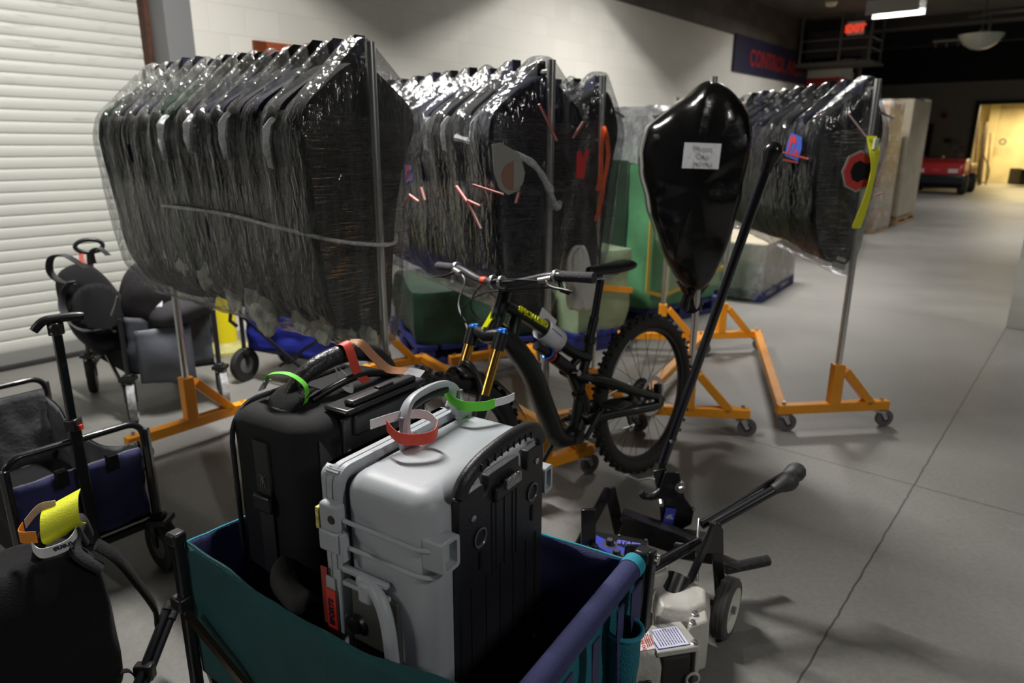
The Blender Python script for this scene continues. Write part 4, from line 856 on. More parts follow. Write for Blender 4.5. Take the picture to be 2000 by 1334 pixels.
# decals on the near (left) side
YD=mat('yellow_decal',(.78,.82,.0),.4)
o=WM[bk_.name]
def bpt(x,y,z): return o@V(x,y,z)
tt0=V(.80,.027,.888);tt1=V(.675,.027,.812)
ux=(o.to_3x3()@(tt1-tt0)).normalized(); yv=(o.to_3x3()@V(0,1,.25)).normalized(); uy=yv.cross(ux).normalized()
text('frame_lettering','SPECIALIZED',.030,bpt(.737,.0285,.862),ux,uy,YD,bk_,font_w=1.5,ext=.0015)
Sx=[(.0,.0),(.016,.030),(.006,.034),(.03,.062),(.026,.046),(.036,.044),(.018,.022),(.024,.018)]
b=MB(); b.prism((.968,.0,.850),(-.45,.55,.30),(-.25,-.35,1.0),[(x*1.0,z*1.25) for x,z in Sx],(.004,.006,0)); 
vv=[]
b=MB(); hx=V(-.12,.98,.0).normalized(); hz=V(-.42,0,.91)
b.prism(V(.925,-.004,.835)+V(.023,.003,.01),hx,hz,[(-.028,-.03),(-.012,.0),(-.026,.004),(.0,.075),(.002,.045),(.014,.048),(-.004,.01),(.008,.008),(-.012,-.035)],(.004,.0,.001)); b.build('head_badge',YD,fr)
# papers on the top tube
pt=thing('paper_tag','white paper wrapped round the top tube of the bike','paper tag',bpt(.62,0,.78))
b=MB(); P=[V(.665,0,.805),V(.575,0,.735)]; dd=(P[1]-P[0]).normalized(); sd=V(0,1,0); nn_=dd.cross(sd)
b.loft([[p+sd*(.040*math.cos(a))+nn_*(.044*math.sin(a)) for a in [2*PI*j/28 for j in range(28)]] for p in P],True,False); b.v=[o@v for v in b.v]; b.build('paper_sleeve',WHT,pt,world=True,solid=.001)
text('printed_line','MOUNTAIN  1',.012,bpt(.62,.040,.782),(o.to_3x3()@dd),(o.to_3x3()@V(0,0,1)),BLUI,pt)
pg=thing('paper_card','white printed card standing behind the top tube of the bike','paper tag',bpt(.60,-.02,.86))
b=MB(); b.prism((.668,-.028,.815),dd*1.0,V(-.61,-.1,.79).normalized(),[(0,0),(.105,0),(.105,.075),(.0,.078)],(0,.0012,0)); b.v=[o@v for v in b.v]; b.build('card',WHT,pg,world=True)
# ================================================================ FOREGROUND WAGON, ROLLER BAG AND SILVER CASE
MC=Matrix(((.535,-.845,0,-.144),(.845,.535,0,1.077),(0,0,1,0),(0,0,0,1)))
def CP(x,y,z): return MC@V(x,y,z)
W0=thing('folding_wagon','teal and navy folding wagon in the foreground loaded with two cases','wagon',mw=MC@Matrix.Translation((.18,.21,0)))
xa,xb,ya,yb=-.062,.415,-.225,.655; TZ=.585
def Wb(mb,name,m,**k):
    mb.v=[MC@v for v in mb.v]; return mb.build(name,m,W0,world=True,**k)
b=MB(); b.box(((xa+xb)/2,(ya+yb)/2,.27),(xb-xa-.03,yb-ya-.03,.02)); Wb(b,'floor_board',KF)
def side(p0,p1,sag,outm,inm,ripple=.008,nm='side_panel',bulge=.0):
    p0=Vector(p0);p1=Vector(p1);d=(p1-p0);nrm=V(-d.y,d.x,0).normalized()
    if nrm.dot((p0+p1)/2-V((xa+xb)/2,(ya+yb)/2,0))<0: nrm=-nrm
    def fn(off):
        def f(u,v):
            tz=TZ-sag*math.sin(PI*u)**1.3; z=.24+(tz-.24)*v; p=p0.lerp(p1,u); k=ripple*nz((u*9,v*4,p0.x*5+off))+bulge*math.sin(PI*u)*math.sin(PI*v*.9)
            return V(p.x,p.y,z)+nrm*(k+off)
        return f
    b=MB(); b.grid(fn(.0),26,12); a=Wb(b,nm,outm,solid=.002,smooth=True)
    b=MB(); b.grid(fn(-.006),26,12); Wb(b,'inner_lining',inm,solid=.002,smooth=True)
    b=MB(); f=fn(0); b.tube([f(i/30,1)+nrm*(-.003) for i in range(31)],.0035,8); return b
# long near side (teal, sagging), left short... order keeps outward normals outward
e=side((xa,yb,0),(xa,ya,0),.055,TEALF,NAVYF,nm='side_panel'); Wb(e,'side_trim',TEALF)
e=side((xb,ya,0),(xb,yb,0),.01,NAVYF,NAVYF,nm='side_panel'); Wb(e,'side_trim',TEALT)
e=side((xb,yb,0),(xa,yb,0),.012,TEALF,NAVYF,nm='end_panel'); Wb(e,'end_trim',TEALT)
e=side((xa,ya,0),(xb,ya,0),.0,TEALM,NAVYF,nm='end_panel'); 
b=MB(); b.tube([(xa-.0,ya,TZ),(xb,ya,TZ)],.024,16); Wb(b,'padded_rim',NAVYF)
for p in ((xb-.012,ya,TZ),): 
    b=MB(); b.tube([(xb-.035,ya,TZ),(xb-.005,ya,TZ)],.0255,16); Wb(b,'rim_cuff',TEALT)
for i,x in enumerate((.05,.16,.27,.35)):
    b=MB(); wv=.03 if i!=3 else .055; b.loft([[(x-wv/2,ya-.028-.006*k%2,z),(x+wv/2,ya-.028,z),(x+wv/2,ya-.032,z),(x-wv/2,ya-.032,z)] for k,z in enumerate((TZ-.01,TZ-.1,TZ-.2,TZ-.3))]); Wb(b,'webbing_strap' if i!=3 else 'front_pocket_strap',NAVYF)
# mesh bottle pocket with clear bottle
b=MB(); b.loft([[(xb-.105+.035*math.cos(a)*k,ya-.025+.032*math.sin(a)*k,z) for a in [2*PI*j/20 for j in range(20)]] for z,k in ((.36,.8),(.42,1.0),(.47,1.0),(.495,1.08))],True,False); Wb(b,'mesh_pocket',TEALM,solid=.003)
b=MB(); b.torus((xb-.105,ya-.025,.497),(0,0,1),.037,.005,24,8); Wb(b,'pocket_hem',TEALT)
# frame
def leg(x,y,sx,sy):
    lean_=-.055 if (sx>0 and sy<0) else 0
    b=MB(); b.bar((x+sx*.012+lean_,y+sy*.012-lean_*.3,.10),(x+sx*.012,y+sy*.012,.60),.024,.024,(1,0,0)); Wb(b,'corner_post',KM,bev=.004)
    b=MB(); b.box((x+sx*.016,y+sy*.016,.435),(.04,.04,.035)); Wb(b,'post_joint',K,bev=.006)
    b=MB(); b.box((x+sx*.012,y+sy*.012,.60),(.034,.034,.03)); Wb(b,'post_cap',K,bev=.006)
    cy=y+sy*.02
    b=MB(); b.lathe([(.0,-.02),(.06,-.022),(.078,-.02),(.082,0),(.078,.02),(.06,.022),(0,.02)],(x+sx*.012,cy,.083),(1,0,0),28); Wb(b,'wheel',KR)
for x,y,sx,sy in ((xa,yb,-1,1),(xb,yb,1,1),(xb,ya,1,-1),(xa,ya,-1,-1)): leg(x,y,sx,sy)
CHB=mat('worn_brown_steel',(.07,.05,.03),.25,.8)
b=MB(); b.bar((xa-.03,yb-.02,.425),(xa+.0,yb-.30,.20),.02,.012,(1,0,0)); Wb(b,'cross_brace',CHB)
b=MB(); b.bar((xa-.03,yb+.02,.44),(xa+.10,yb+.02,.34),.02,.014,(0,1,0)); Wb(b,'cross_brace',KM)
b=MB(); b.bar((xa+.10,yb+.03,.36),(xa+.16,yb+.03,.10),.018,.018,(0,1,0)); Wb(b,'cross_brace',CHB)
b=MB(); b.bar((xa-.0,yb+.03,.43),(xa+.05,yb+.03,.12),.02,.014,(0,1,0)); Wb(b,'cross_brace',CHB)
b=MB(); b.box((xa+.035,yb+.036,.405),(.05,.002,.02),Matrix.Rotation(.55,3,'Y')); Wb(b,'yellow_sticker',mat('sticker_yellow',(.65,.62,.02),.5))
for z in (.47,.30):
    b=MB(); b.box((xa+.02,yb+.03,z),(.032,.006,.014),Matrix.Rotation(-.3,3,'Y')); Wb(b,'chrome_clip',STL)
b=MB(); b.bar((xb+.0,ya-.03,.43),(xb+.018,ya-.03,.615),.028,.014,(0,1,0)); Wb(b,'latch_plate',KM,bev=.004)
b=MB(); b.cyl((xb+.016,ya-.045,.595),(xb+.016,ya-.033,.595),.010); Wb(b,'latch_bolt',STL)
# ---- black roller bag
RB=thing('roller_bag','black fabric roller bag with padded top handle standing in the foreground wagon','suitcase',mw=MC@Matrix.Translation((.265,.48,.282)))
def RBb(mb,name,m,par=None,**k):
    mb.v=[MC@v for v in mb.v]; return mb.build(name,m,par or RB,world=True,**k)
def rounded(x0,x1,y0,y1,r,n=6):
    out=[]
    for cx,cy,a0 in ((x1-r,y1-r,0),(x0+r,y1-r,PI/2),(x0+r,y0+r,PI),(x1-r,y0+r,1.5*PI)):
        for i in range(n+1): a=a0+PI/2*i/n; out.append((cx+r*math.cos(a),cy+r*math.sin(a)))
    return out
def softbox(x0,x1,y0,y1,z0,z1,r,rz,wob=0,seed=0,nz_=14):
    rings=[]
    zs=[]
    for i in range(7): a=PI/2*i/6; zs.append((z0+rz*(1-math.sin(a)),rz*(1-math.cos(a))) if 0 else (z0+rz*(1-math.cos(a)) if 0 else z0+rz-rz*math.cos(a),rz-rz*math.sin(a)))
    for i in range(1,nz_): zs.append((z0+rz+(z1-z0-2*rz)*i/nz_,0))
    for i in range(7): a=PI/2*i/6; zs.append((z1-rz+rz*math.sin(a),rz-rz*math.cos(a)))
    for z,ins in zs:
        P=rounded(x0+ins,x1-ins,y0+ins,y1-ins,max(r-ins*.6,.008))
        cx,cy=(x0+x1)/2,(y0+y1)/2
        rings.append([(px+(px-cx)*wob*nz((px*6+seed,py*6,z*5)),py+(py-cy)*wob*nz((px*6,py*6+seed,z*5+3)),z) for px,py in P])
    b=MB(); b.loft(rings); return b
x0,x1,y0,y1,z0,z1=.045,.47,.36,.625,.30,.885
RBb(softbox(x0,x1,y0,y1,z0,z1,.055,.045,.06,2),'body',mat('ballistic_nylon',(.007,.007,.009),.75,0,.35,900,.2,8,sheen=.04,spec=.3))
b=MB()
for yy in (y1-.03,): b.tube([(x0+.02,yy,z0+.03),(x0-.002,yy,z0+.08),(x0-.002,yy,z1-.08)]+[(x0-.001+.075*(1-math.cos(a)),yy,z1-.075+.078*math.sin(a)) for a in [PI/2*i/6 for i in range(7)]]+[(x1-.08,yy,z1+.002)],.006,8)
RBb(b,'zip',mat('zip_black',(.02,.02,.025),.35,0,.8,600))
b=MB(); b.loft([[(x0-.004,yy,z),(x0-.004,yy+.045,z),(x0+.004,yy+.045,z),(x0+.004,yy,z)] for yy,z in ((.475,.50),(.475,.70),(.477,.83))]); 
b.loft([[(x0+.010+.06*t,.475,.845+.045*math.sin(t*PI/2)),(x0+.010+.06*t,.52,.845+.045*math.sin(t*PI/2)),(x0+.012+.06*t,.52,.84+.045*math.sin(t*PI/2)),(x0+.012+.06*t,.475,.84+.045*math.sin(t*PI/2))] for t in (0,.33,.66,1)])
st_=RBb(b,'compression_strap',mat('webbing_black',(.016,.016,.018),.5,0,.5,500))
b=MB(); b.box((x0-.008,.498,.685),(.016,.058,.04)); RBb(b,'buckle',K,bev=.006)
# logo strokes
b=MB()
for a_,c_2 in (((-.006,.498,.752),(-.006,.498,.72)),((-.006,.498,.75),(-.006,.506,.722)),((-.006,.498,.75),(-.006,.490,.722)),((-.006,.498,.742),(-.006,.508,.752)),((-.006,.498,.742),(-.006,.488,.752))): b.bar((x0+a_[0],a_[1],a_[2]),(x0+c_2[0],c_2[1],c_2[2]),.0018,.001,(1,0,0))
RBb(b,'strap_logo',mat('logo_grey',(.16,.16,.17),.4),st_)
# rubber corner patch and trolley recess on the right face
b=MB(); b.grid(lambda u,v:(x0+.018+.035*math.sin(PI*v)*(u-.0)+.02,y0-.002+.0*u,.70+.15*v),4,12); RBb(b,'corner_guard',mat('corner_rubber',(.035,.037,.04),.6),solid=.003)
b=MB(); xr0,xr1=.145,.41
b.box(((xr0+xr1)/2,y0-.004,.835),(xr1-xr0,.014,.085)); b.box(((xr0+xr1)/2,y0+.012,.893),(xr1-xr0,.075,.012)); hp=RBb(b,'trolley_plate',mat('satin_black',(.02,.02,.022),.3,coat=.2),bev=.008,seg=3)
b=MB(); b.box(((xr0+xr1)/2,y0-.012,.855),(xr1-xr0-.05,.018,.05)); b.box(((xr0+xr1)/2,y0-.002,.905),(xr1-xr0-.05,.03,.014)); RBb(b,'trolley_grip',K,bev=.010,seg=3)
b=MB(); b.box((.285,y0-.002,.914),(.05,.018,.006)); RBb(b,'release_button',K,bev=.003)
for x,z in ((.155,.80),(.40,.80),(.285,.803)):
    b=MB(); b.lathe([(0,.004),(.006,.003),(.007,0),(0,-.001)],(x,y0-.012,z),(0,-1,0),14); RBb(b,'screw',STL)
# padded top handle
b=MB(); P=smooth_path([(.135,.515,.885),(.165,.51,.925),(.22,.50,.955),(.30,.49,.965),(.37,.475,.950),(.41,.465,.915),(.425,.46,.885)],6); b.tube(P,[.014+.009*math.sin(PI*i/(len(P)-1)) for i in range(len(P))],14); RBb(b,'top_handle',mat('leatherette',(.025,.025,.027),.38,0,.3,90))
b=MB(); b.loft([[(xx,.50-w_,zz),(xx,.50+w_,zz),(xx+.004,.50+w_,zz-.006),(xx+.004,.50-w_,zz-.006)] for xx,w_,zz in ((.085,.05,.868),(.11,.055,.898),(.14,.055,.915),(.175,.05,.925),(.20,.04,.905))]); RBb(b,'handle_flap',KF,sub=1)
b=MB(); P=smooth_path([(.17,.47,.89),(.23,.45,.912),(.30,.44,.92),(.37,.43,.905),(.41,.42,.885)],5); b.tube(P,.009,10); RBb(b,'inner_handle',K)
b=MB(); b.tube(smooth_path([(.03,.44,.56),(.01,.42,.560),(-.016,.385,.556),(-.03,.335,.548),(-.032,.305,.546)],4),[.016,.018,.020,.022,.024,.025,.026,.027,.027,.027,.026,.026,.027,.027,.027,.024,.015],16); RBb(b,'corner_wheel_housing',KR,label='rounded rubber wheel housing')
# tags on the roller bag
def tagged(name,label,parts,loc):
    t=thing(name,label,'luggage tag',CP(*loc))
    for nm,pts,wv,m in parts:
        b=MB(); b.ribbon(smooth_path([CP(*p) for p in pts],6),[(MC.to_3x3()@Vector(wv)).to_tuple()]*((len(pts)-1)*6+1),.0012); b.build(nm,m,t,world=True,label=None)
    return t
tg_=tagged('luggage_tag','lime green loop tag with white end at the left of the roller bag handle',[('lime_band',[(.135,.575,.925),(.12,.545,.952),(.135,.50,.957),(.145,.46,.935),(.14,.455,.90),(.135,.47,.887)],(.016,.006,.0),LIME),('white_end',[(.125,.585,.905),(.13,.578,.92),(.135,.573,.928)],(.02,.0,.0),WHT)],(.14,.5,.9))
text('tag_lettering','ket Are',.017,CP(.128,.458,.918),MC.to_3x3()@V(.1,.15,1),MC.to_3x3()@V(-.3,.9,0),INK,tg_)
tagged('luggage_tag','red loop tag on top of the padded roller bag handle',[('red_band',[(.29,.515,.95),(.29,.50,.987),(.29,.475,.992),(.285,.455,.965),(.285,.44,.93),(.30,.425,.905)],(.026,.0,.004),REDS),('white_patch',[(.286,.452,.955),(.285,.447,.942)],(.028,0,0),WHT)],(.29,.47,.93))
tagged('luggage_tag','tan paper tag with white end hanging behind the red tag',[('tan_band',[(.32,.50,.985),(.33,.47,.985),(.345,.455,.96),(.36,.44,.935),(.375,.42,.915),(.40,.39,.91)],(.02,.0,.012),BRN),('white_end',[(.40,.39,.91),(.415,.375,.905),(.425,.36,.90)],(.022,0,.012),WHT)],(.34,.45,.93))
tagged('luggage_tag','small white loop tag under the roller bag handle',[('white_band',[(.25,.47,.94),(.245,.455,.905),(.26,.44,.893),(.27,.45,.915),(.262,.47,.935)],(.0,.012,.012),WHT)],(.26,.46,.9))
# ---- silver hard case
SC=thing('hard_case','light grey hard plastic equipment case standing on end in the foreground wagon','case',mw=MC@Matrix.Translation((.2,.14,.282)))
def SB(mb,name,m,par=None,**k):
    mb.v=[MC@v for v in mb.v]; return mb.build(name,m,par or SC,world=True,**k)
SB(softbox(.0,.40,.0,.215,.30,.85,.042,.040,nz_=2),'shell_base',SIL)
SB(softbox(.002,.398,.232,.285,.302,.848,.03,.022,nz_=2),'lid',SIL)
def frame_ring(y0_,y1_,g,m,name):
    P=rounded(-g,.40+g,.30-g,.85+g,.038); Q=rounded(.01,.39,.31,.84,.03)
    b=MB(); A=[(x,y0_,z) for x,z in P];B=[(x,y1_,z) for x,z in P];C=[(x,y1_,z) for x,z in Q];D=[(x,y0_,z) for x,z in Q]
    b.loft([A,B,C,D,A],True,False); SB(b,name,m,bev=.002)
frame_ring(.210,.224,.010,SIL2,'base_flange'); frame_ring(.226,.240,.010,SIL2,'lid_flange')
# moulded ribs wrapping the near corner
for zz,dz in ((.757,-.0),(.702,.0)):
    b=MB(); P=smooth_path([(-.014,.235,zz+.012),(-.014,.19,zz+.006),(-.012,.15,zz+.004),(-.003,.12,zz-.004),(-.004,.06,zz-.004),(-.002,.025,zz-.005),(.012,-.002,zz-.006),(.03,-.004,zz-.004)],5); b.tube(P,.0045,8); SB(b,'moulded_rib',SIL2)
def hollow(x,y,z,w_,d_,h_):
    b=MB(); o_=rounded(x-w_/2,x+w_/2,z-h_/2,z+h_/2,.008,3); i_=rounded(x-w_/2+.008,x+w_/2-.008,z-h_/2+.008,z+h_/2-.008,.005,3)
    A=[(p[0],y+.02,p[1]) for p in o_];B=[(p[0],y-d_,p[1]) for p in o_];C=[(p[0],y-d_,p[1]) for p in i_];D=[(p[0],y-d_+.018,p[1]) for p in i_]
    b.loft([A,B,C,D]); return b
SB(hollow(.030,.0,.742,.05,.026,.066),'corner_bumper',SIL2); SB(hollow(.392,.0,.735,.035,.02,.062),'corner_bumper',SIL2); 
SB(hollow(.398,.0,.385,.04,.02,.06),'stand_foot',K)
# ribs on the edge flange near the top corner
for i in range(5):
    a=PI/2*i/5+.1; b=MB(); b.box((.02-.022*math.cos(a),.232,.83+.022*math.sin(a)),(.004,.034,.016),Matrix.Rotation(-a,3,'Y')); SB(b,'flange_fin',SIL2,bev=.001)
# padlock block, latch and sticker
b=MB(); b.box((-.016,.222,.766),(.026,.05,.06)); pb=SB(b,'padlock_protector',SIL2,bev=.008,seg=3)
b=MB(); b.lathe([(0,.001),(.008,.001),(.009,.0),(.009,-.004),(0,-.004)],(-.030,.212,.766),(-1,0,0),16); SB(b,'padlock_hole',K,pb)
b=MB(); b.box((-.018,.252,.758),(.02,.008,.045)); SB(b,'holographic_sticker',mat('holo_sticker',(.55,.5,.15),.25,.4,0,0,.6,60))
b=MB(); b.box((-.022,.222,.716),(.018,.055,.045)); SB(b,'latch',SIL2,bev=.005)
b=MB(); b.box((-.02,.19,.71),(.02,.008,.06)); SB(b,'latch_edge',SIL2,bev=.003)
b=MB(); b.box((-.011,.245,.45),(.006,.026,.34)); SB(b,'edge_strip',SIL2,bev=.002)
b=MB(); b.box((-.012,.215,.48),(.012,.012,.34)); SB(b,'edge_strip',SIL2,bev=.004)
b=MB(); b.box((-.0165,.242,.545),(.003,.026,.10)); lb=SB(b,'sports_label',RED,label='red SPORTS label')
text('label_lettering','SPORTS',.0175,CP(-.0185,.242,.545),V(0,0,1),MC.to_3x3()@V(0,1,0),INK,lb,font_w=1.6)
b=MB(); b.box((-.004,.272,.55),(.002,.018,.16)); SB(b,'red_label',mat('worn_red_label',(.42,.06,.04),.55),label='faded red label on the lid')
# side handle recess, valve and handle
b=MB(); b.box((-.002,.135,.47),(.012,.12,.30)); SB(b,'handle_recess',mat('recess_grey',(.075,.078,.07),.5),bev=.004)
for zz in (.655,.625):
    b=MB(); b.box((-.010,.15,zz),(.014,.115,.010)); SB(b,'handle_bracket_fin',SIL2,bev=.002)
b=MB(); P=smooth_path([(-.012,.16,.648),(-.018,.125,.645),(-.028,.095,.63),(-.032,.078,.59),(-.031,.072,.52),(-.028,.070,.42),(-.025,.075,.35),(-.012,.10,.32)],6); b.tube(P,[.013]*len(P),12,flat=1.15); SB(b,'side_handle',SIL)
b=MB(); b.box((-.02,.135,.635),(.028,.035,.045)); SB(b,'handle_hinge',SIL2,bev=.008)
b=MB(); b.lathe([(0,.016),(.015,.016),(.019,.010),(.020,0),(.0,0)],(-.008,.178,.54),(-1,0,0),20); SB(b,'pressure_valve',K)
# trolley back on the right face
TR=mat('trolley_black',(.020,.020,.023),.42,0,.15,300,.15,9)
b=MB(); b.prism((0,0,0),(1,0,0),(0,0,1),[(.065,.31),(.37,.31),(.37,.835),(.305,.835),(.305,.79),(.29,.80),(.27,.82),(.27,.84),(.16,.84),(.16,.815),(.145,.80),(.145,.83),(.065,.83)],(0,-.018,0)); tp=SB(b,'trolley_back',TR,bev=.003)
b=MB(); P=smooth_path([(.068,-.014,.835),(.085,-.018,.862),(.13,-.020,.882),(.20,-.022,.892),(.28,-.020,.890),(.335,-.018,.872),(.362,-.014,.842)],5); b.tube(P,.013,12,flat=1.3); SB(b,'trolley_grip',TR)
for i in range(9):
    x=.115+.022*i; b=MB(); b.box((x,-.034,.880+.006*math.sin(PI*i/8)),(.003,.004,.014)); SB(b,'grip_notch',K)
b=MB(); b.box((.215,-.022,.795),(.09,.014,.03)); SB(b,'release_block',K,bev=.004)
b=MB(); b.box((.228,-.029,.806),(.055,.012,.022)); SB(b,'release_button',mat('scuffed_aluminium',(.4,.4,.4),.35,.7,.5,120,.4,40),bev=.003)
for x,z in ((.128,.725),(.322,.735)):
    b=MB(); b.lathe([(.016,0),(.020,.001),(.021,.004),(.018,.005),(.016,.003)],(x,-.018,z),(0,-1,0),4 if 0 else 22,True); r_=SB(b,'buckle_ring',mat('worn_edge_black',(.12,.12,.125),.3),None)
    b=MB(); b.box((x,-.018,z-.05),(.008,.006,.035)); SB(b,'slot',mat('slot_black',(.002,.002,.002),.6))
for x,z in ((.108,.775),(.34,.80),(.34,.36)):
    b=MB(); b.lathe([(0,.003),(.007,.002),(.008,0),(0,0)],(x,-.019,z),(0,-1,0),12); SB(b,'rivet',STL)
for x in (.17,.185,.215,.245,.26):
    b=MB(); b.box((x,-.0185,.70),(.003,.003,.16)); SB(b,'groove_rib',TR)
for x in (.10,.15,.20,.25,.30,.34):
    b=MB(); b.box((x,-.0185,.47),(.004,.003,.32)); SB(b,'groove_rib',TR)
# top handle
b=MB()
P=smooth_path([(.165,.190,.855),(.168,.195,.90),(.185,.203,.925),(.22,.21,.936),(.29,.215,.936),(.335,.212,.925),(.352,.205,.90),(.355,.20,.855)],5)
b.tube(P,.0095,10,flat=1.7); SB(b,'top_handle',SIL)
b=MB(); b.tube([(.195,.204,.922),(.25,.212,.925),(.325,.210,.922)],.010,10); SB(b,'handle_grip',K)
for x in (.165,.355):
    b=MB(); b.box((x,.185,.862),(.045,.014,.028)); SB(b,'handle_bracket',SIL2,bev=.004)
    b=MB(); b.box((x,.195,.89),(.018,.008,.045)); SB(b,'handle_slot',mat('slot_grey',(.15,.15,.18),.5))
b=MB(); P=rounded(.33,.46,.19,.215,.01); b.tube(smooth_path([(.36,.232,.862),(.385,.235,.885),(.40,.232,.87)],4),.008,8); SB(b,'hinge_loop',SIL2)
tg1=tagged('luggage_tag','red loop tag on the near post of the grey case handle',[('red_band',[(.125,.205,.905),(.115,.165,.892),(.135,.13,.889),(.165,.115,.892),(.195,.13,.9)],(.0,.0,.024),REDS),('white_back',[(.195,.13,.9),(.205,.165,.908),(.185,.195,.912),(.155,.215,.91),(.11,.235,.905)],(.0,.0,.020),WHT)],(.16,.17,.88))
tg2=tagged('luggage_tag','lime green loop tag on the far post of the grey case handle',[('lime_band',[(.35,.235,.908),(.325,.195,.898),(.325,.155,.892),(.355,.125,.889),(.38,.115,.89)],(.0,.0,.022),LIME),('white_end',[(.38,.115,.89),(.41,.10,.892),(.43,.095,.895)],(.0,.0,.018),WHT)],(.35,.16,.88))
# ================================================================ BLACK FLOOR MACHINE BEHIND THE WAGON
MA=thing('floor_machine','black framed machine with blue control panel, cast grey body and long lift rod','machine',(.52,1.85,0))
def A(mb,name,m,par=None,**k): return mb.build(name,m,par or MA,world=True,**k)
# cast lower body
def hull(pts_bot,pts_top,z0,z1,steps=((0,.0),(1,0.))):
    b=MB(); b.loft([[(x,y,z0) for x,y in pts_bot],[(x,y,z1) for x,y in pts_top]]); return b
b=MB(); b.loft([[(x,y,z) for x,y in P] for z,P in ((.03,[(.318,1.50),(.395,1.515),(.415,1.62),(.40,1.74),(.33,1.74),(.315,1.62)]),(.12,[(.316,1.505),(.398,1.52),(.414,1.62),(.395,1.75),(.335,1.75),(.315,1.62)]),(.165,[(.328,1.52),(.388,1.53),(.398,1.62),(.385,1.74),(.342,1.74),(.327,1.62)]),(.18,[(.338,1.54),(.38,1.55),(.385,1.62),(.378,1.72),(.348,1.72),(.338,1.62)]))])
ca=A(b,'belt_cover',CAST,bev=.012,seg=3)
nx=V(.97,.22,0).normalized(); ny=V(-.22,.97,0).normalized()
pl0=V(.3825,1.553,.1835)
b=MB(); b.prism(V(.330,1.522,.1765),nx,V(-.10,.99,.06).normalized(),[(.0,.0),(.052,.0),(.050,.085),(-.002,.085)],(0,0,.0012)); dl=A(b,'warning_label',WHT,ca)
text('label_lettering','DO NOT USE',.0125,V(.349,1.563,.1798),V(-.10,.99,.05),V(-.97,-.22,.0),mat('label_red_ink',(.7,.06,.05),.5),dl,font_w=1.6)
for k in range(4): text('label_lettering','THIS MACHINE ON RUBBER FLOORS'[:24-k*3],.0042,V(.359+.0055*k,1.563,.1803),V(-.10,.99,.05),V(-.97,-.22,.0),RED,dl)
b=MB(); b.prism((.385,1.522,.155),nx,ny,[(0,0),(.118,0),(.122,.012),(.115,.105),(.0,.108)],(0,0,.018)); cp=A(b,'top_plate',CAST,bev=.004)
b=MB(); b.prism((.388,1.533,.1735),nx,ny,[(0,0),(.090,0),(.090,.078),(0,.078)],(0,0,.0012)); tl_=A(b,'instruction_label',BLUI,cp)
b=MB(); b.prism((.390,1.535,.1748),nx,ny,[(0,0),(.086,0),(.086,.074),(0,.074)],(0,0,.0008)); tl2=A(b,'label_paper',WHT,cp)
for k in range(10): text('label_lettering','WARNING: READ THE MANUAL BEFORE USE'[k:k+26],.0042,V(.392,1.535,.1758)+nx*(.008+.0075*k)+ny*.037,ny,-nx,BLUI,cp)
b=MB(); b.prism((.40,1.53,.035),nx,ny,[(0,0),(.085,0),(.085,.09),(0,.09)],(0,0,.11)); A(b,'motor_box',mat('motor_black',(.02,.02,.02),.7),bev=.008)
b=MB(); b.prism((.492,1.548,.02),nx,ny,[(0,0),(.014,0),(.014,.1),(0,.1)],(0,0,.14)); A(b,'side_plate',CAST,bev=.003)
b=MB(); b.torus((.487,1.54,.075),(-.22,.97,0),.018,.004,16,8); A(b,'cable_hook',CAST)
# castings behind
for nm,P,z0,z1 in (('gear_casting',[(.41,1.66),(.50,1.64),(.565,1.68),(.585,1.76),(.53,1.83),(.47,1.86),(.40,1.82)],.07,.20),('upper_casting',[(.40,1.75),(.47,1.78),(.49,1.86),(.44,1.92),(.38,1.88)],.07,.235),('side_casting',[(.48,1.60),(.55,1.63),(.56,1.70),(.50,1.68)],.03,.185)):
    b=MB(); cx=sum(p[0] for p in P)/len(P);cy=sum(p[1] for p in P)/len(P)
    b.loft([[(x,y,z0) for x,y in P],[(x,y,z1-.03) for x,y in P],[(cx+(x-cx)*.8,cy+(y-cy)*.8,z1) for x,y in P]]); A(b,nm,CAST,bev=.006)
for x,y,z in ((.545,1.70,.19),(.515,1.66,.19),(.50,1.625,.188),(.42,1.80,.235),(.49,1.56,.175),(.545,1.76,.188),(.375,1.70,.18)):
    b=MB(); b.lathe([(0,.008),(.007,.007),(.008,.002),(.010,.001),(.010,0),(0,0)],(x,y,z-.002),(0,0,1),14); A(b,'cap_screw',STL)
b=MB(); b.tube([(.445,1.72,.14),(.50,1.80,.21)],.035,16); A(b,'drive_motor',K); b=MB(); b.tube([(.465,1.752,.165),(.475,1.766,.178)],.036,16); A(b,'motor_label',PANB)
# wheels
def mwheel(c,ax,r,wd,lab):
    b=MB(); c=Vector(c); b.lathe([(r*.70,-wd*.5),(r*.92,-wd*.5),(r,-wd*.35),(r,-wd*.18),(r*.985,-wd*.15),(r,-wd*.1),(r,wd*.1),(r*.985,wd*.15),(r,wd*.18),(r,wd*.35),(r*.92,wd*.5),(r*.70,wd*.5)],c,ax,40,True); w_=A(b,'wheel',mat('grey_rubber_tyre',(.07,.068,.065),.7),label=lab)
    b=MB(); b.lathe([(0,-wd*.3),(r*.68,-wd*.5),(r*.72,wd*.54),(r*.66,wd*.52),(r*.5,wd*.3),(r*.25,wd*.38),(0,wd*.4)],c,ax,36); A(b,'wheel_hub',mat('white_hub',(.62,.63,.56),.4),w_)
    b=MB(); a=Vector(ax).normalized(); b.cyl(c+a*wd*.25,c+a*wd*.65,.016,.012,8); A(b,'axle_nut',STL,w_)
mwheel((.655,1.812,.095),(.83,-.55,0),.095,.045,'grey tyre with white hub')
b=MB(); b.cyl((.655,1.812,.095),(.50,1.91,.095),.01); A(b,'axle',KM)
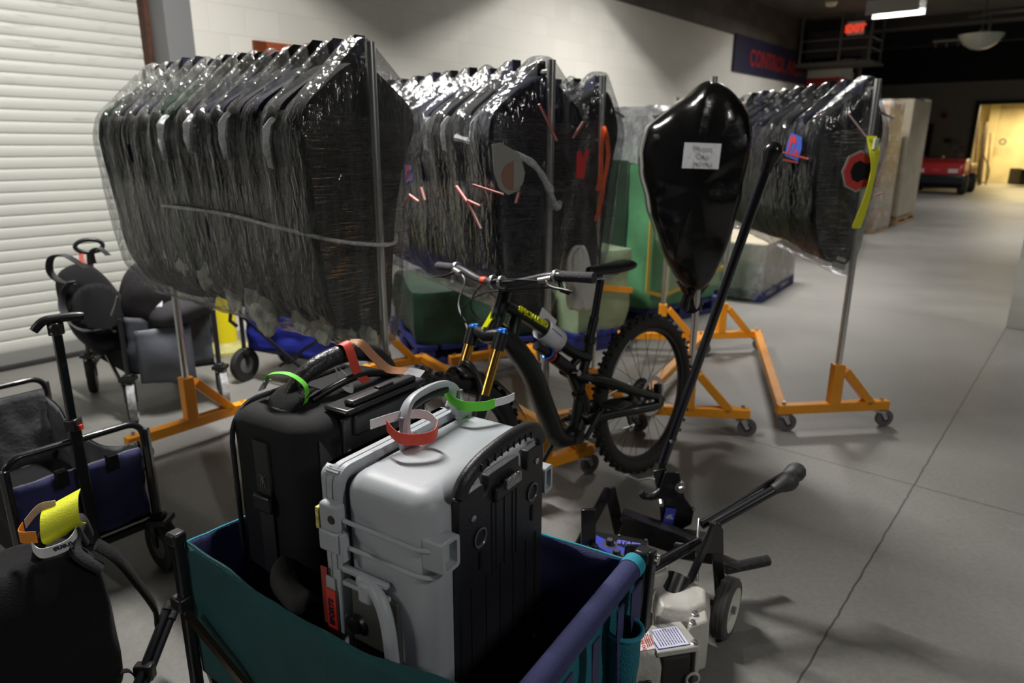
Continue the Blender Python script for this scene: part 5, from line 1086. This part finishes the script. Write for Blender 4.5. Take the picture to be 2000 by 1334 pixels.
b=MB(); b.lathe([(0,-.015),(.03,-.015),(.032,0),(.03,.015),(0,.015)],(.352,1.47,.033),(.97,.22,0),20); A(b,'front_wheel',K)
b=MB(); b.bar((.357,1.497,.11),(.354,1.47,.03),.022,.008,(0,1,0)); fk=A(b,'front_fork',KM,bev=.003); b=MB(); b.cyl((.358,1.505,.09),(.358,1.485,.09),.007,n=8); A(b,'fork_bolt',STL,fk)
# frame bars
def bar(name,p,q,w_,h_,m=KM,u=(0,0,1),par=None,bev=.003): b=MB(); b.bar(p,q,w_,h_,u); return A(b,name,m,par,bev=bev)
bar('leg_plate',(.61,1.85,.36),(.484,1.75,.12),.012,.032)
bar('leg_plate',(.61,1.85,.36),(.65,1.855,.10),.034,.012,u=(0,1,0))
b=MB(); b.prism((.575,1.83,.27),V(1,.2,0).normalized(),(0,0,1),[(0,0),(.07,-.01),(.06,.075),(.035,.10),(.022,.09)],(-.0025,.012,0)); A(b,'gusset_plate',KM,bev=.002)
b=MB(); b.cyl((.484,1.75,.125),(.480,1.735,.125),.02); A(b,'pivot_boss',KM); b=MB(); b.cyl((.482,1.74,.125),(.478,1.727,.125),.008,n=8); A(b,'pivot_bolt',STL)
# long tube with rubber knobs
kb=V(.862,1.945,.46)
b=MB(); b.tube([(.60,1.86,.345),(.84,1.935,.447)],.0145,16); A(b,'handle_tube',KM)
b=MB(); b.tube([(.58,1.885,.335),(.86,1.985,.45)],.0145,16); A(b,'handle_tube',KM)
KN=mat('rubber_knob',(.045,.045,.047),.55,0,.25,30)
def knob(c,d,par=None,r=.03):
    d=Vector(d).normalized(); b=MB(); b.lathe([(0,-.05),(.016,-.048),(.019,-.03),(.024,-.018),(r,.0),(r,.012),(r*.85,.026),(r*.5,.036),(0,.04)],c,d,24); return A(b,'rubber_knob',KN,par)
knob((.845,1.937,.452),(.24,.075,.11)); knob((.885,1.985,.458),(.24,.075,.11))
b=MB(); b.tube([(.335,1.71,.262),(.58,1.905,.262)],.0165,16); A(b,'cross_tube',KM)
bar('front_plate',(.335,1.71,.16),(.345,1.717,.37),.05,.012,u=(0,1,0)); b=MB(); b.cyl((.345,1.70,.34),(.345,1.69,.34),.01); A(b,'plate_bolt',STL)
bar('channel_bar',(.365,2.05,.275),(.60,1.985,.215),.05,.028)
bar('channel_web',(.362,2.03,.24),(.60,1.965,.185),.012,.06)
bar('rear_leg_plate',(.328,2.10,.345),(.205,2.02,.13),.012,.04); bar('rear_leg_plate',(.328,2.10,.345),(.385,2.12,.12),.04,.012,u=(0,1,0)); 
bar('upright_plate',(.242,1.90,.20),(.236,1.90,.378),.045,.014,u=(0,1,0))
b=MB(); b.box((.246,1.888,.245),(.022,.002,.03)); A(b,'green_sticker',mat('sticker_green',(.3,.45,.02),.5))
b=MB(); b.box((.60,2.0,.19),(.14,.11,.06),Matrix.Rotation(-.3,3,'Z')); A(b,'gear_housing',K,bev=.012)
bar('skid_plate',(.64,2.0,.165),(.75,1.99,.12),.06,.008); b=MB(); b.tube([(.70,1.975,.12),(.855,2.025,.12)],.018,14); A(b,'foot_pedal',mat('pedal_rubber',(.02,.02,.022),.6,0,.5,60))
# control box
bx=V(.94,-.30,0).normalized(); by=V(.30,.94,0).normalized()
b=MB(); b.prism((.215,1.86,.17),bx,by,[(0,0),(.185,0),(.185,.145),(0,.145)],(0,0,.075)); cbx=A(b,'control_box',mat('control_box_beige',(.32,.31,.27),.4,.3),bev=.006)
b=MB(); b.prism((.218,1.86,.2455),bx,by,[(.0,.0),(.18,.0),(.18,.14),(.0,.14)],(0,0,.002)); A(b,'panel_black',K,cbx)
b=MB(); b.prism((.218,1.86,.2478),bx,by,[(.0,.0),(.18,.0),(.18,.045),(.09,.08),(.0,.125)],(0,0,.0012)); A(b,'panel_blue',PANB,cbx)
text('panel_lettering','STAPP',.026,V(.218,1.86,.2482)+bx*.125+by*.10,bx,by,mat('panel_violet',(.18,.18,.75),.4),cbx,font_w=1.8)
for u,v in ((.07,.075),(.10,.022),(.03,.03)):
    c=V(.218,1.86,.249)+bx*u+by*v
    b=MB(); b.lathe([(0,0),(.024,0),(.024,.0012),(0,.0012)],c,(0,0,1),24); A(b,'dial_plate',STL,cbx)
    b=MB(); b.lathe([(0,.018),(.010,.018),(.012,.016),(.013,0),(0,0)],c,(0,0,1),20); A(b,'control_knob',K,cbx)
    b=MB(); b.lathe([(0,.0195),(.0095,.0192),(.0095,.018),(0,.018)],c,(0,0,1),20); A(b,'knob_cap',STL,cbx)
for u,v in ((.01,.135),(.175,.135),(.09,.135)):
    b=MB(); c=V(.218,1.86,.249)+bx*u+by*v; b.lathe([(0,.004),(.005,.003),(.005,0),(0,0)],c,(0,0,1),10); A(b,'panel_screw',STL,cbx)
# rod clamp and rod
bar('clamp_channel',(.488,2.095,.42),(.535,2.075,.235),.045,.03,u=(0,1,0))
b=MB(); b.prism((.50,2.055,.235),(1,0,0),(0,0,1),[(0,-.02),(.05,-.03),(.10,.0),(.105,.05),(.07,.10),(.045,.19),(.0,.19),(-.015,.12)],(0,.012,0)); A(b,'clamp_plate',KM,bev=.003)
b=MB(); b.prism((.50,2.048,.232),V(1,0,-.15),V(.12,0,1).normalized(),[(0,0),(.034,0),(.034,.07),(0,.07)],(0,-.0015,0)); bl=A(b,'blue_sticker',PANB)
text('sticker_lettering','LIFT\nHERE',.011,V(.522,2.0455,.268),V(1,0,-.15),V(.12,0,1),WHT,bl)
b=MB(); b.tube(arc((.52,2.0455,.262),.2,PI-.2,.009,(1,0,0),(0,0,1),8),.0014,6); A(b,'sticker_arc',WHT,bl)
b=MB(); b.cyl((.55,2.06,.375),(.552,2.035,.37),.012,n=8); b.cyl((.55,2.07,.375),(.55,2.045,.375),.018,n=18); A(b,'clamp_bolt',STL)
b=MB(); b.cyl((.49,2.05,.325),(.489,2.03,.32),.008,n=8); A(b,'clamp_bolt',STL); b=MB(); b.cyl((.60,2.05,.30),(.60,2.04,.30),.006,n=8); A(b,'clamp_bolt',STL)
b=MB(); b.tube(smooth_path([(.50,2.07,.355),(.47,2.065,.335),(.44,2.06,.335),(.425,2.06,.35)],5),[.014]*8+[.012]*8,10); A(b,'rubber_hook',K)
b=MB(); b.tube([(.378,2.107,.39),(.425,2.10,.372),(.455,2.095,.382),(.49,2.09,.375)],.0042,10); A(b,'bent_pin',CHR)
b=MB(); b.tube([(.60,1.98,.30),(.585,1.93,.27),(.575,1.88,.21),(.57,1.85,.16)],[.004,.004,.006,.006],10); A(b,'bent_handle',STL)
rb_,rt_=V(.494,2.10,.41),V(.752,2.10,1.415)
b=MB(); b.tube([rb_-(rt_-rb_)*.02,rt_],.0145,18); lr=A(b,'lift_rod',mat('polished_black_tube',(.01,.01,.014),.12,0,coat=.6)); 
b=MB(); b.lathe([(0,-.045),(.016,-.045),(.019,-.03),(.019,-.02),(.023,-.005),(.0275,.012),(.0275,.022),(.022,.036),(.011,.043),(0,.044)],rt_,rt_-rb_,24); A(b,'rod_knob',mat('rod_knob_black',(.012,.012,.013),.25),lr)
b=MB(); q=rb_.lerp(rt_,.11); b.cyl(q+V(-.004,-.018,0),q+V(-.004,-.012,0),.005,n=10); A(b,'rod_screw',STL,lr)
# ================================================================ LEFT-HAND WAGONS AND BAGS
def quadframe(P):  # centre of wagon
    return sum((Vector(p) for p in P),Vector((0,0,0)))/len(P)
def wagon(label,P,z0,z1,panels,lining,wheelr,wheelm,posts=True):
    """P: four ground corners in order; panels: (i,j,material,top drop)"""
    P=[Vector((*p,0)) for p in P]; c=quadframe(P); t=thing('folding_wagon',label,'wagon',c)
    def B(mb,name,m,**k): return mb.build(name,m,t,world=True,**k)
    b=MB(); b.prism((0,0,z0),(1,0,0),(0,1,0),[((p-c)*.97+c).to_2d().to_tuple() for p in P],(0,0,.015)); B(b,'floor_board',KF)
    for i,j,m,drop,sag in panels:
        p0,p1=P[i],P[j]; d=p1-p0; n=V(d.y,-d.x,0).normalized(); 
        if n.dot((p0+p1)/2-c)<0: n=-n
        for off,mm,nm in ((0,m,'side_panel'),(-.008,lining,'inner_lining')):
            b=MB(); b.grid(lambda u,v:(lambda q:(q.x,q.y,z0+.015+(z1-drop-sag*math.sin(PI*u)-z0-.015)*v))(p0.lerp(p1,.03+.94*u)+n*(off-.006+.018*nz((u*5+i,v*4,off)))),18,10); B(b,nm,mm,solid=.002)
    for k,p in enumerate(P):
        o=(p-c).normalized()*.012
        b=MB(); b.bar(p+o+V(0,0,z0-.04),p+o+V(0,0,z1),.022,.022,(1,0,0)); B(b,'corner_post',KM,bev=.004)
        b=MB(); b.box(p+o+V(0,0,z0-.01),(.045,.045,.05)); B(b,'corner_joint',K,bev=.008)
        ax=(P[1]-P[0]).normalized()
        b=MB(); r=wheelr; b.lathe([(0,-.018),(r*.6,-.02),(r*.95,-.022),(r,-.012),(r,.012),(r*.95,.022),(r*.6,.02),(0,.018)],p+o*1.5+V(0,0,r),ax,28); w_=B(b,'wheel',wheelm)
        b=MB(); b.lathe([(0,-.024),(r*.3,-.024),(r*.5,-.021),(r*.5,.021),(r*.3,.024),(0,.024)],p+o*1.5+V(0,0,r),ax,20); b.build('wheel_hub',mat('hub_grey',(.14,.14,.14),.5),w_,world=True)
        b=MB(); q=p+o*1.5+V(0,0,r); b.bar(q+ax*.028,q+ax*.028+V(0,0,z0-r),.03,.006,ax); b.bar(q-ax*.028,q-ax*.028+V(0,0,z0-r),.03,.006,ax); b.box(q+V(0,0,z0-r-.01),(.07,.07,.02)); B(b,'wheel_fork',K)
    return t,B,P,c
# A: black and navy wagon at the left edge
t1,B1,P1,c1=wagon('dark navy folding wagon with upright black tee handle at the left edge',[(-1.475,1.84),(-1.235,2.151),(-1.85,2.60),(-2.09,2.29)],.20,.53,[(0,1,NAVYF,.07,.0),(1,2,KF,.05,.10),(2,3,KF,.02,0),(3,0,KF,.05,.08)],mat('grey_lining',(.10,.105,.115),.6,0,.3,60,.3,6),.095,KR)
def loopf(p,q,z0,z1,nm):
    p=Vector(p);q=Vector(q);d=(q-p).normalized(); r=.05
    pts=[V(p.x,p.y,z0),V(p.x,p.y,z1-r)]+[p+d*(r-r*math.cos(a))+V(0,0,z1-r+r*math.sin(a)) for a in [PI/2*i/5 for i in range(1,6)]]+[q-d*(r-r*math.sin(a))+V(0,0,z1-r+r*math.cos(a)) for a in [PI/2*i/5 for i in range(0,5)]]+[V(q.x,q.y,z1-r),V(q.x,q.y,z0)]
    b=MB(); b.tube(pts,.011,10); B1(b,nm,KM)
loopf((-1.475,1.835,0),(-1.232,2.15,0),.17,.555,'end_loop'); loopf((-2.08,2.28,0),(-1.845,2.595,0),.17,.555,'end_loop')
bb=MB(); bb.bar((-1.475,1.835,.185),(-1.232,2.15,.185),.02,.02); B1(bb,'lower_rail',KM)
hp_=V(-1.352,1.99,0)
b=MB(); b.bar(hp_+V(0,0,.20),hp_+V(0,0,.60),.03,.034,D1); B1(b,'handle_sleeve',KM,bev=.004)
b=MB(); b.bar(hp_+V(0,0,.58),hp_+V(-.0,0,.93),.022,.024,D1); B1(b,'handle_post',KM,bev=.004)
b=MB(); b.box(hp_+V(0,0,.61),(.04,.04,.04)); B1(b,'handle_lock',K,bev=.006)
for s in (-1,1):
    b=MB(); b.box(hp_+V(.022*s,.0,.60),(.008,.014,.016)); B1(b,'red_button',RED)
b=MB(); dv=V(.79,.61,0); b.tube(smooth_path([hp_+V(0,0,.93)-dv*.055+V(0,0,-.014),hp_+V(0,0,.94)-dv*.03,hp_+V(0,0,.945),hp_+V(0,0,.945)+dv*.05,hp_+V(0,0,.943)+dv*.075],4),[.012,.0125,.013,.013,.013,.013,.013,.013,.013,.013,.0135,.0135,.0135,.013,.013,.012,.011],12); B1(b,'tee_handle',K)
b=MB(); b.box(hp_+V(0,0,.915),(.034,.034,.04)); B1(b,'handle_bracket',K,bev=.005)
for zz in (.905,.925):
    b=MB(); q=hp_+V(.0,-.02,zz); b.cyl(q,q+V(0,-.004,0),.004,n=8); B1(b,'handle_screw',STL)
for q in (.35,.72):
    p=V(-1.475,1.835,0).lerp(V(-1.232,2.15,0),q)+V(.012,-.012,0); b=MB(); b.box(p+V(0,0,.455),(.03,.03,.05),Matrix.Rotation(.9,3,'Z')); B1(b,'velcro_tab',KF)
# B: grey wagon with bags
t2,B2,P2,c2=wagon('grey and black folding wagon piled with backpacks before the roll-up door',[(-2.05,3.53),(-1.66,3.73),(-2.11,4.13),(-2.49,3.93)],.24,.56,[(0,1,GREYF,.0,.02),(1,2,KF,0,.03),(2,3,KF,0,0),(3,0,KF,0,.04)],KF,.10,KR)
for k,p in enumerate(P2[:2]):
    b=MB(); q=p+(p-c2).normalized()*.02+V(.012,-.01,.10); b.lathe([(.085,-.02),(.104,-.018),(.106,0),(.104,.018),(.085,.02)],q,(P2[1]-P2[0]),28,True); B2(b,'wheel_tread',mat('scuffed_grey_tread',(.34,.34,.35),.6,0,.5,60,.4,30))
b=MB(); d=(P2[1]-P2[0]).normalized(); n2=V(d.y,-d.x,0)
b.grid(lambda u,v:P2[0].lerp(P2[1],.12+.62*u)+n2*(.03+.045*math.sin(PI*u)*math.sin(PI*min(1,v*1.1)))+V(0,0,.20+.29*v-.03*u*(1-v))+V(0,0,.012*nz((u*4,v*4,2))),12,10); B2(b,'front_pocket',mat('sheen_grey_canvas',(.095,.105,.125),.42,0,.4,8,.15,5),solid=.004)
b=MB(); b.bar(P2[0]+V(-.02,-.03,.18),P2[3]+V(0,0,.5),.014,.02); B2(b,'cross_brace',KM); b=MB(); b.bar(P2[0]+V(-.03,-.02,.5),P2[3]+V(0,0,.16),.014,.02); B2(b,'cross_brace',KM)
b=MB(); hq=P2[3].lerp(P2[0],.45)+V(-.03,-.02,0); b.bar(hq+V(0,0,.3),hq+V(.03,.02,.86),.018,.024,(1,0,0)); B2(b,'handle_post',KM)
b=MB(); hc=hq+V(.035,.02,.905); b.tube([hc+V(.8,.6,0)*(.065*math.cos(a))+V(0,0,.034*math.sin(a)) for a in [2*PI*i/24 for i in range(24)]],.0115,10,closed=True); B2(b,'loop_handle',K)
b=MB(); b.ribbon([hc+V(-.03,-.03,-.03),hc+V(-.032,-.035,-.07),hc+V(-.02,-.035,-.10)],(.02,.01,0),.002); b.build('handle_tag',mat('pink_red_tag',(.7,.16,.13),.6),label='red paper tag tied to the loop handle of the grey wagon',cat='tag')
def bag(name,label,c,size,rz,tilt,m,seed,parts=(),cat='bag'):
    mw=Matrix.Translation(c)@Matrix.Rotation(rz,4,'Z')@Matrix.Rotation(tilt[0],4,'X')@Matrix.Rotation(tilt[1],4,'Y')
    t=thing(name,label,cat,mw=mw); sx,sy,sz=size; rings=[]; N=28
    for i in range(15):
        v=i/14; z=sz*v; k=math.sin(PI*min(1,max(0,(v*.94+.05))))**.32*(1-.12*v)
        rings.append([(math.copysign(abs(math.cos(a))**.55,math.cos(a))*sx/2*k*(1+.10*nz((math.cos(a)*2,math.sin(a)*2,z*7+seed))),math.copysign(abs(math.sin(a))**.55,math.sin(a))*sy/2*k*(1+.16*nz((math.cos(a)*2+5,math.sin(a)*2,z*8+seed))),z) for a in [2*PI*j/N for j in range(N)]])
    b=MB(); b.loft(rings); b.build('bag_body',m,t,sub=1)
    return t
bp1=bag('backpack','large black backpack with looped shoulder straps leaning out of the grey wagon',(-2.13,3.60,.36),(.30,.24,.50),.7,(-.25,-.28),KF,3,cat='backpack')
b=MB(); b.loft([[( .151*math.cos(a)-.02*0,-.122+.0*a,.24+.16*math.sin(a)) for a in [2*PI*j/20 for j in range(20)]],[(.12*math.cos(a),-.145,.24+.13*math.sin(a)) for a in [2*PI*j/20 for j in range(20)]]]); b.build('front_pocket',KF,bp1,sub=1)
def wribbon(mb_pts,wv,m,name,par,t=.006):
    b=MB(); P=smooth_path(mb_pts,6); b.ribbon(P,wv,t); return b.build(name,m,par,world=True)
wribbon([(-2.17,3.50,.83),(-2.23,3.45,.90),(-2.30,3.45,.89),(-2.335,3.47,.82),(-2.30,3.47,.77),(-2.22,3.46,.75)],(.02,.028,0),mat('strap_grey',(.035,.035,.038),.7),'shoulder_strap',bp1)
wribbon([(-2.22,3.45,.77),(-2.27,3.45,.72),(-2.285,3.44,.64),(-2.25,3.43,.57),(-2.18,3.42,.52),(-2.10,3.40,.53)],(.02,.028,0),MATS['strap_grey'],'shoulder_strap',bp1)
wribbon([(-2.10,3.46,.86),(-2.09,3.44,.92),(-2.05,3.44,.94),(-2.02,3.46,.90)],(.015,.02,0),MATS['strap_grey'],'grab_handle',bp1)
b=MB(); b.tube([(-2.03,3.42,.60),(-2.0,3.42,.66),(-1.985,3.42,.70)],.005,6); b.build('zip_pull',STL,bp1,world=True)
bp2=bag('backpack','rounded black backpack on top of the grey wagon under its loop handle',(-2.02,3.68,.50),(.34,.26,.38),.5,(.1,.45),mat('black_purple_fabric',(.018,.016,.02),.75,0,.4,200,.3,8),8,cat='backpack')
bp3=bag('backpack','dark green backpack at the far right inside the grey wagon',(-1.90,3.90,.46),(.34,.22,.34),.4,(.0,.2),mat('dark_green_fabric',(.018,.03,.028),.7,0,.4,150,.3,8),5,cat='backpack')
wribbon([(-1.98,3.86,.78),(-1.97,3.84,.83),(-1.92,3.84,.84),(-1.87,3.86,.80)],(.01,.012,0),KF,'grab_handle',bp3)
b=MB(); b.box((-1.93,3.76,.72),(.04,.006,.05),Matrix.Rotation(.5,3,'Y')); b.build('printed_tag',mat('tag_grey',(.4,.4,.35),.5),label='small printed tag hanging on the dark green backpack',cat='tag')
b=MB(); b.grid(lambda u,v:V(-1.93+.07*u,3.60+.02*v,.60+.05*v+.015*nz((u*6,v*6,1))),6,6); b.build('crumpled_tissue',WHT,solid=.004,label='crumpled white paper lying on the edge of the grey wagon',cat='paper')
bp4=bag('duffel_bag','flat charcoal bag lying across the right side of the grey wagon',(-1.80,3.72,.50),(.36,.24,.16),.45,(.0,-.3),mat('charcoal_fabric',(.03,.03,.036),.7,0,.4,200,.2,8),6)
# C: blue wagon
t3,B3,P3,c3=wagon('royal blue folding wagon half hidden behind the leftmost rack bundle',[(-1.66,4.16),(-1.02,3.86),(-.86,4.22),(-1.50,4.52)],.20,.46,[(0,1,BLUEF,.0,.01),(1,2,BLUEF,0,.0),(2,3,BLUEF,0,0),(3,0,BLUEF,0,.0)],BLUEF,.105,KR)
b=MB(); b.bar(P3[0]+V(.02,-.04,.42),P3[1]+V(-.2,.05,.14),.012,.018); B3(b,'cross_brace',KM); b=MB(); b.bar(P3[0]+V(.25,-.14,.14),P3[1]+V(0,-.03,.42),.012,.018); B3(b,'cross_brace',KM)
b=MB(); b.tube([P3[0]+V(-.03,-.03,.36),P3[0]+V(-.06,-.05,.40),P3[0]+V(-.05,-.04,.47)],.012,8); B3(b,'latch_hook',K)
# bollard
bo=thing('bollard','yellow bollard with pale base collar by the roll-up door','bollard',(-2.045,4.80,0))
b=MB(); b.lathe([(.072,0),(.072,.98),(.06,1.01),(0,1.03)],(0,0,0),(0,0,1),28); b.build('post',mat('bollard_yellow',(.78,.66,.01),.4),bo)
b=MB(); b.lathe([(.17,0),(.17,.03),(.10,.06),(.074,.075),(.073,0)],(0,0,0),(0,0,1),28); b.build('base_collar',mat('worn_yellow_base',(.42,.40,.16),.6,0,.3,40,.3,15),bo)
# foreground backpack with tags and folded stand
PB=MB(); ux=V(.64,.77,0); uy=V(-.77,.64,0); O0=V(-.975,1.50,0)
fb_=thing('backpack','black backpack standing on the floor at the lower left with coloured tags','backpack',O0-ux*.18+uy*.1)
rings=[];N=40
for i in range(20):
    v=i/19; z=.01+.475*v; k=(math.sin(PI*min(.5,.08+v*2.5))) ; ks=1 if v<.72 else 1-.42*((v-.72)/.28)**2.2
    r=[]
    for j in range(N):
        a=2*PI*j/N; cx=math.copysign(abs(math.cos(a))**.45,math.cos(a));cy=math.copysign(abs(math.sin(a))**.45,math.sin(a))
        wd=.20*k*(1 if v<.8 else 1-.25*((v-.8)/.2)**2); dp=.115*k*ks
        p=O0-ux*(.205-cx*wd)+uy*(.12+cy*dp)+V(0,0,z+.015*nz((cx*3,cy*3,z*6))+.02*(1-abs(cx))*v); p+= (ux*cx+uy*cy)*.010*nz((cx*3+7,cy*4,z*9)); r.append(p)
    rings.append(r)
b=MB(); b.loft(rings); b.build('bag_body',mat('soft_black_fabric',(.008,.008,.0095),.85,0,.4,300,.25,9,sheen=.03,spec=.25),fb_,world=True,sub=1)
b=MB(); b.tube(smooth_path([O0-ux*.03+uy*.02+V(0,0,.44),O0-ux*.07+uy*.04+V(0,0,.50),O0-ux*.02+uy*.14+V(0,0,.52),O0-ux*.0+uy*.17+V(0,0,.46)],6),.022,10,flat=.6); b.build('collar_roll',mat('grey_black_fabric',(.02,.02,.025),.8,0,.4,300),fb_,world=True)
b=MB(); b.tube(smooth_path([O0-ux*.14+uy*.09+V(0,0,.48),O0-ux*.11+uy*.10+V(0,0,.54),O0-ux*.06+uy*.10+V(0,0,.56),O0-ux*.03+uy*.09+V(0,0,.48)],6),.016,10,flat=.5); b.build('grab_handle',KF,fb_,world=True)
b=MB(); b.tube(smooth_path([O0-ux*.02+uy*.05+V(0,0,.49),O0+ux*.015+uy*.035+V(0,0,.44),O0+ux*.06+uy*.05+V(0,0,.33),O0+ux*.10+uy*.085+V(0,0,.22),O0+ux*.105+uy*.10+V(0,0,.15)],6),[.026]*12+[.024]*6+[.02]*7,10,flat=.35); b.build('shoulder_strap',MATS['soft_black_fabric'],fb_,world=True)
b=MB(); b.tube(smooth_path([O0-ux*.38+uy*.0+V(0,0,.42),O0-ux*.33+uy*.05+V(0,0,.50),O0-ux*.28+uy*.12+V(0,0,.50),O0-ux*.27+uy*.16+V(0,0,.43)],6),.022,10,flat=.6); b.build('side_strap',MATS['grey_black_fabric'],fb_,world=True)
b=MB(); q=O0-ux*.33-uy*.002; b.tube([q+V(0,0,.20),q+V(0,0,.15)],.005,8); b.build('zip_pull',mat('dull_zip',(.08,.08,.08),.4,.5),fb_,world=True)
b=MB(); b.ribbon([O0+ux*.10+uy*.078+V(0,0,.20),O0+ux*.104+uy*.085+V(0,0,.165)],(ux*.008).to_tuple(),.003); b.build('red_label',RED,fb_,world=True)
def wtag(label,parts):
    t=thing('luggage_tag',label,'luggage tag',parts[0][1][0])
    for nm,pts,wv,m in parts: b=MB(); b.ribbon(smooth_path(pts,6),wv,.0015); b.build(nm,m,t,world=True)
    return t
h0=O0-ux*.085+uy*.09
wtag('bright yellow folded tag on the handle of the lower left backpack',[('yellow_flap',[h0+ux*.02+V(0,0,.525),h0+ux*.0-uy*.03+V(0,0,.555),h0+ux*.01-uy*.01+V(0,0,.60),h0+ux*.03+uy*.03+V(0,0,.605)],(ux*.085+V(0,0,.02)).to_tuple(),YEL)])
tw=wtag('white wristband tag looped round the lower left backpack handle',[('white_band',[h0-ux*.06-uy*.02+V(0,0,.535),h0-ux*.05-uy*.05+V(0,0,.525),h0-ux*.0-uy*.055+V(0,0,.525),h0+ux*.03-uy*.03+V(0,0,.535),h0+ux*.035+uy*.0+V(0,0,.54)],(0,0,.026),WHT)])
text('tag_lettering','Arena',.020,h0-ux*.005-uy*.0585+V(0,0,.526),-ux,V(0,0,-1),INK,tw,font_w=1.3)
wtag('orange paper tag behind the yellow tag on the lower left backpack',[('orange_band',[h0-ux*.06+uy*.02+V(0,0,.57),h0-ux*.075+uy*.0+V(0,0,.56),h0-ux*.05-uy*.03+V(0,0,.56)],(0,0,.03),mat('tag_orange',(.8,.28,.03),.5)),('beige_band',[h0-ux*.055+uy*.025+V(0,0,.575),h0-ux*.02+uy*.03+V(0,0,.60),h0+ux*.01+uy*.01+V(0,0,.605)],(0,0,.022),mat('tag_beige',(.55,.42,.36),.5))])
ft=thing('folded_stand','folded black stand lying on the floor beside the lower left backpack','stand',(-.98,1.5,0))
for o_ in (V(0,0,0),V(.025,-.01,.0),V(.012,.0,.022)):
    b=MB(); b.tube([V(-.975,1.665,.165)+o_,V(-.985,1.40,.02)+o_],.0105,10); b.build('leg',KM,ft,world=True)
    b=MB(); b.cyl(V(-.975,1.665,.165)+o_,V(-.9742,1.685,.176)+o_,.013); b.build('rubber_foot',KR,ft,world=True)
b=MB(); b.box((-.968,1.53,.10),(.05,.03,.045)); b.build('clamp',K,ft,world=True,bev=.006)
b=MB(); b.ribbon(smooth_path([(-1.03,1.47,.06),(-1.03,1.49,.11),(-1.0,1.51,.12),(-.985,1.52,.08)],5),(.012,-.012,0),.003); b.build('strap_loop',KF,ft,world=True)
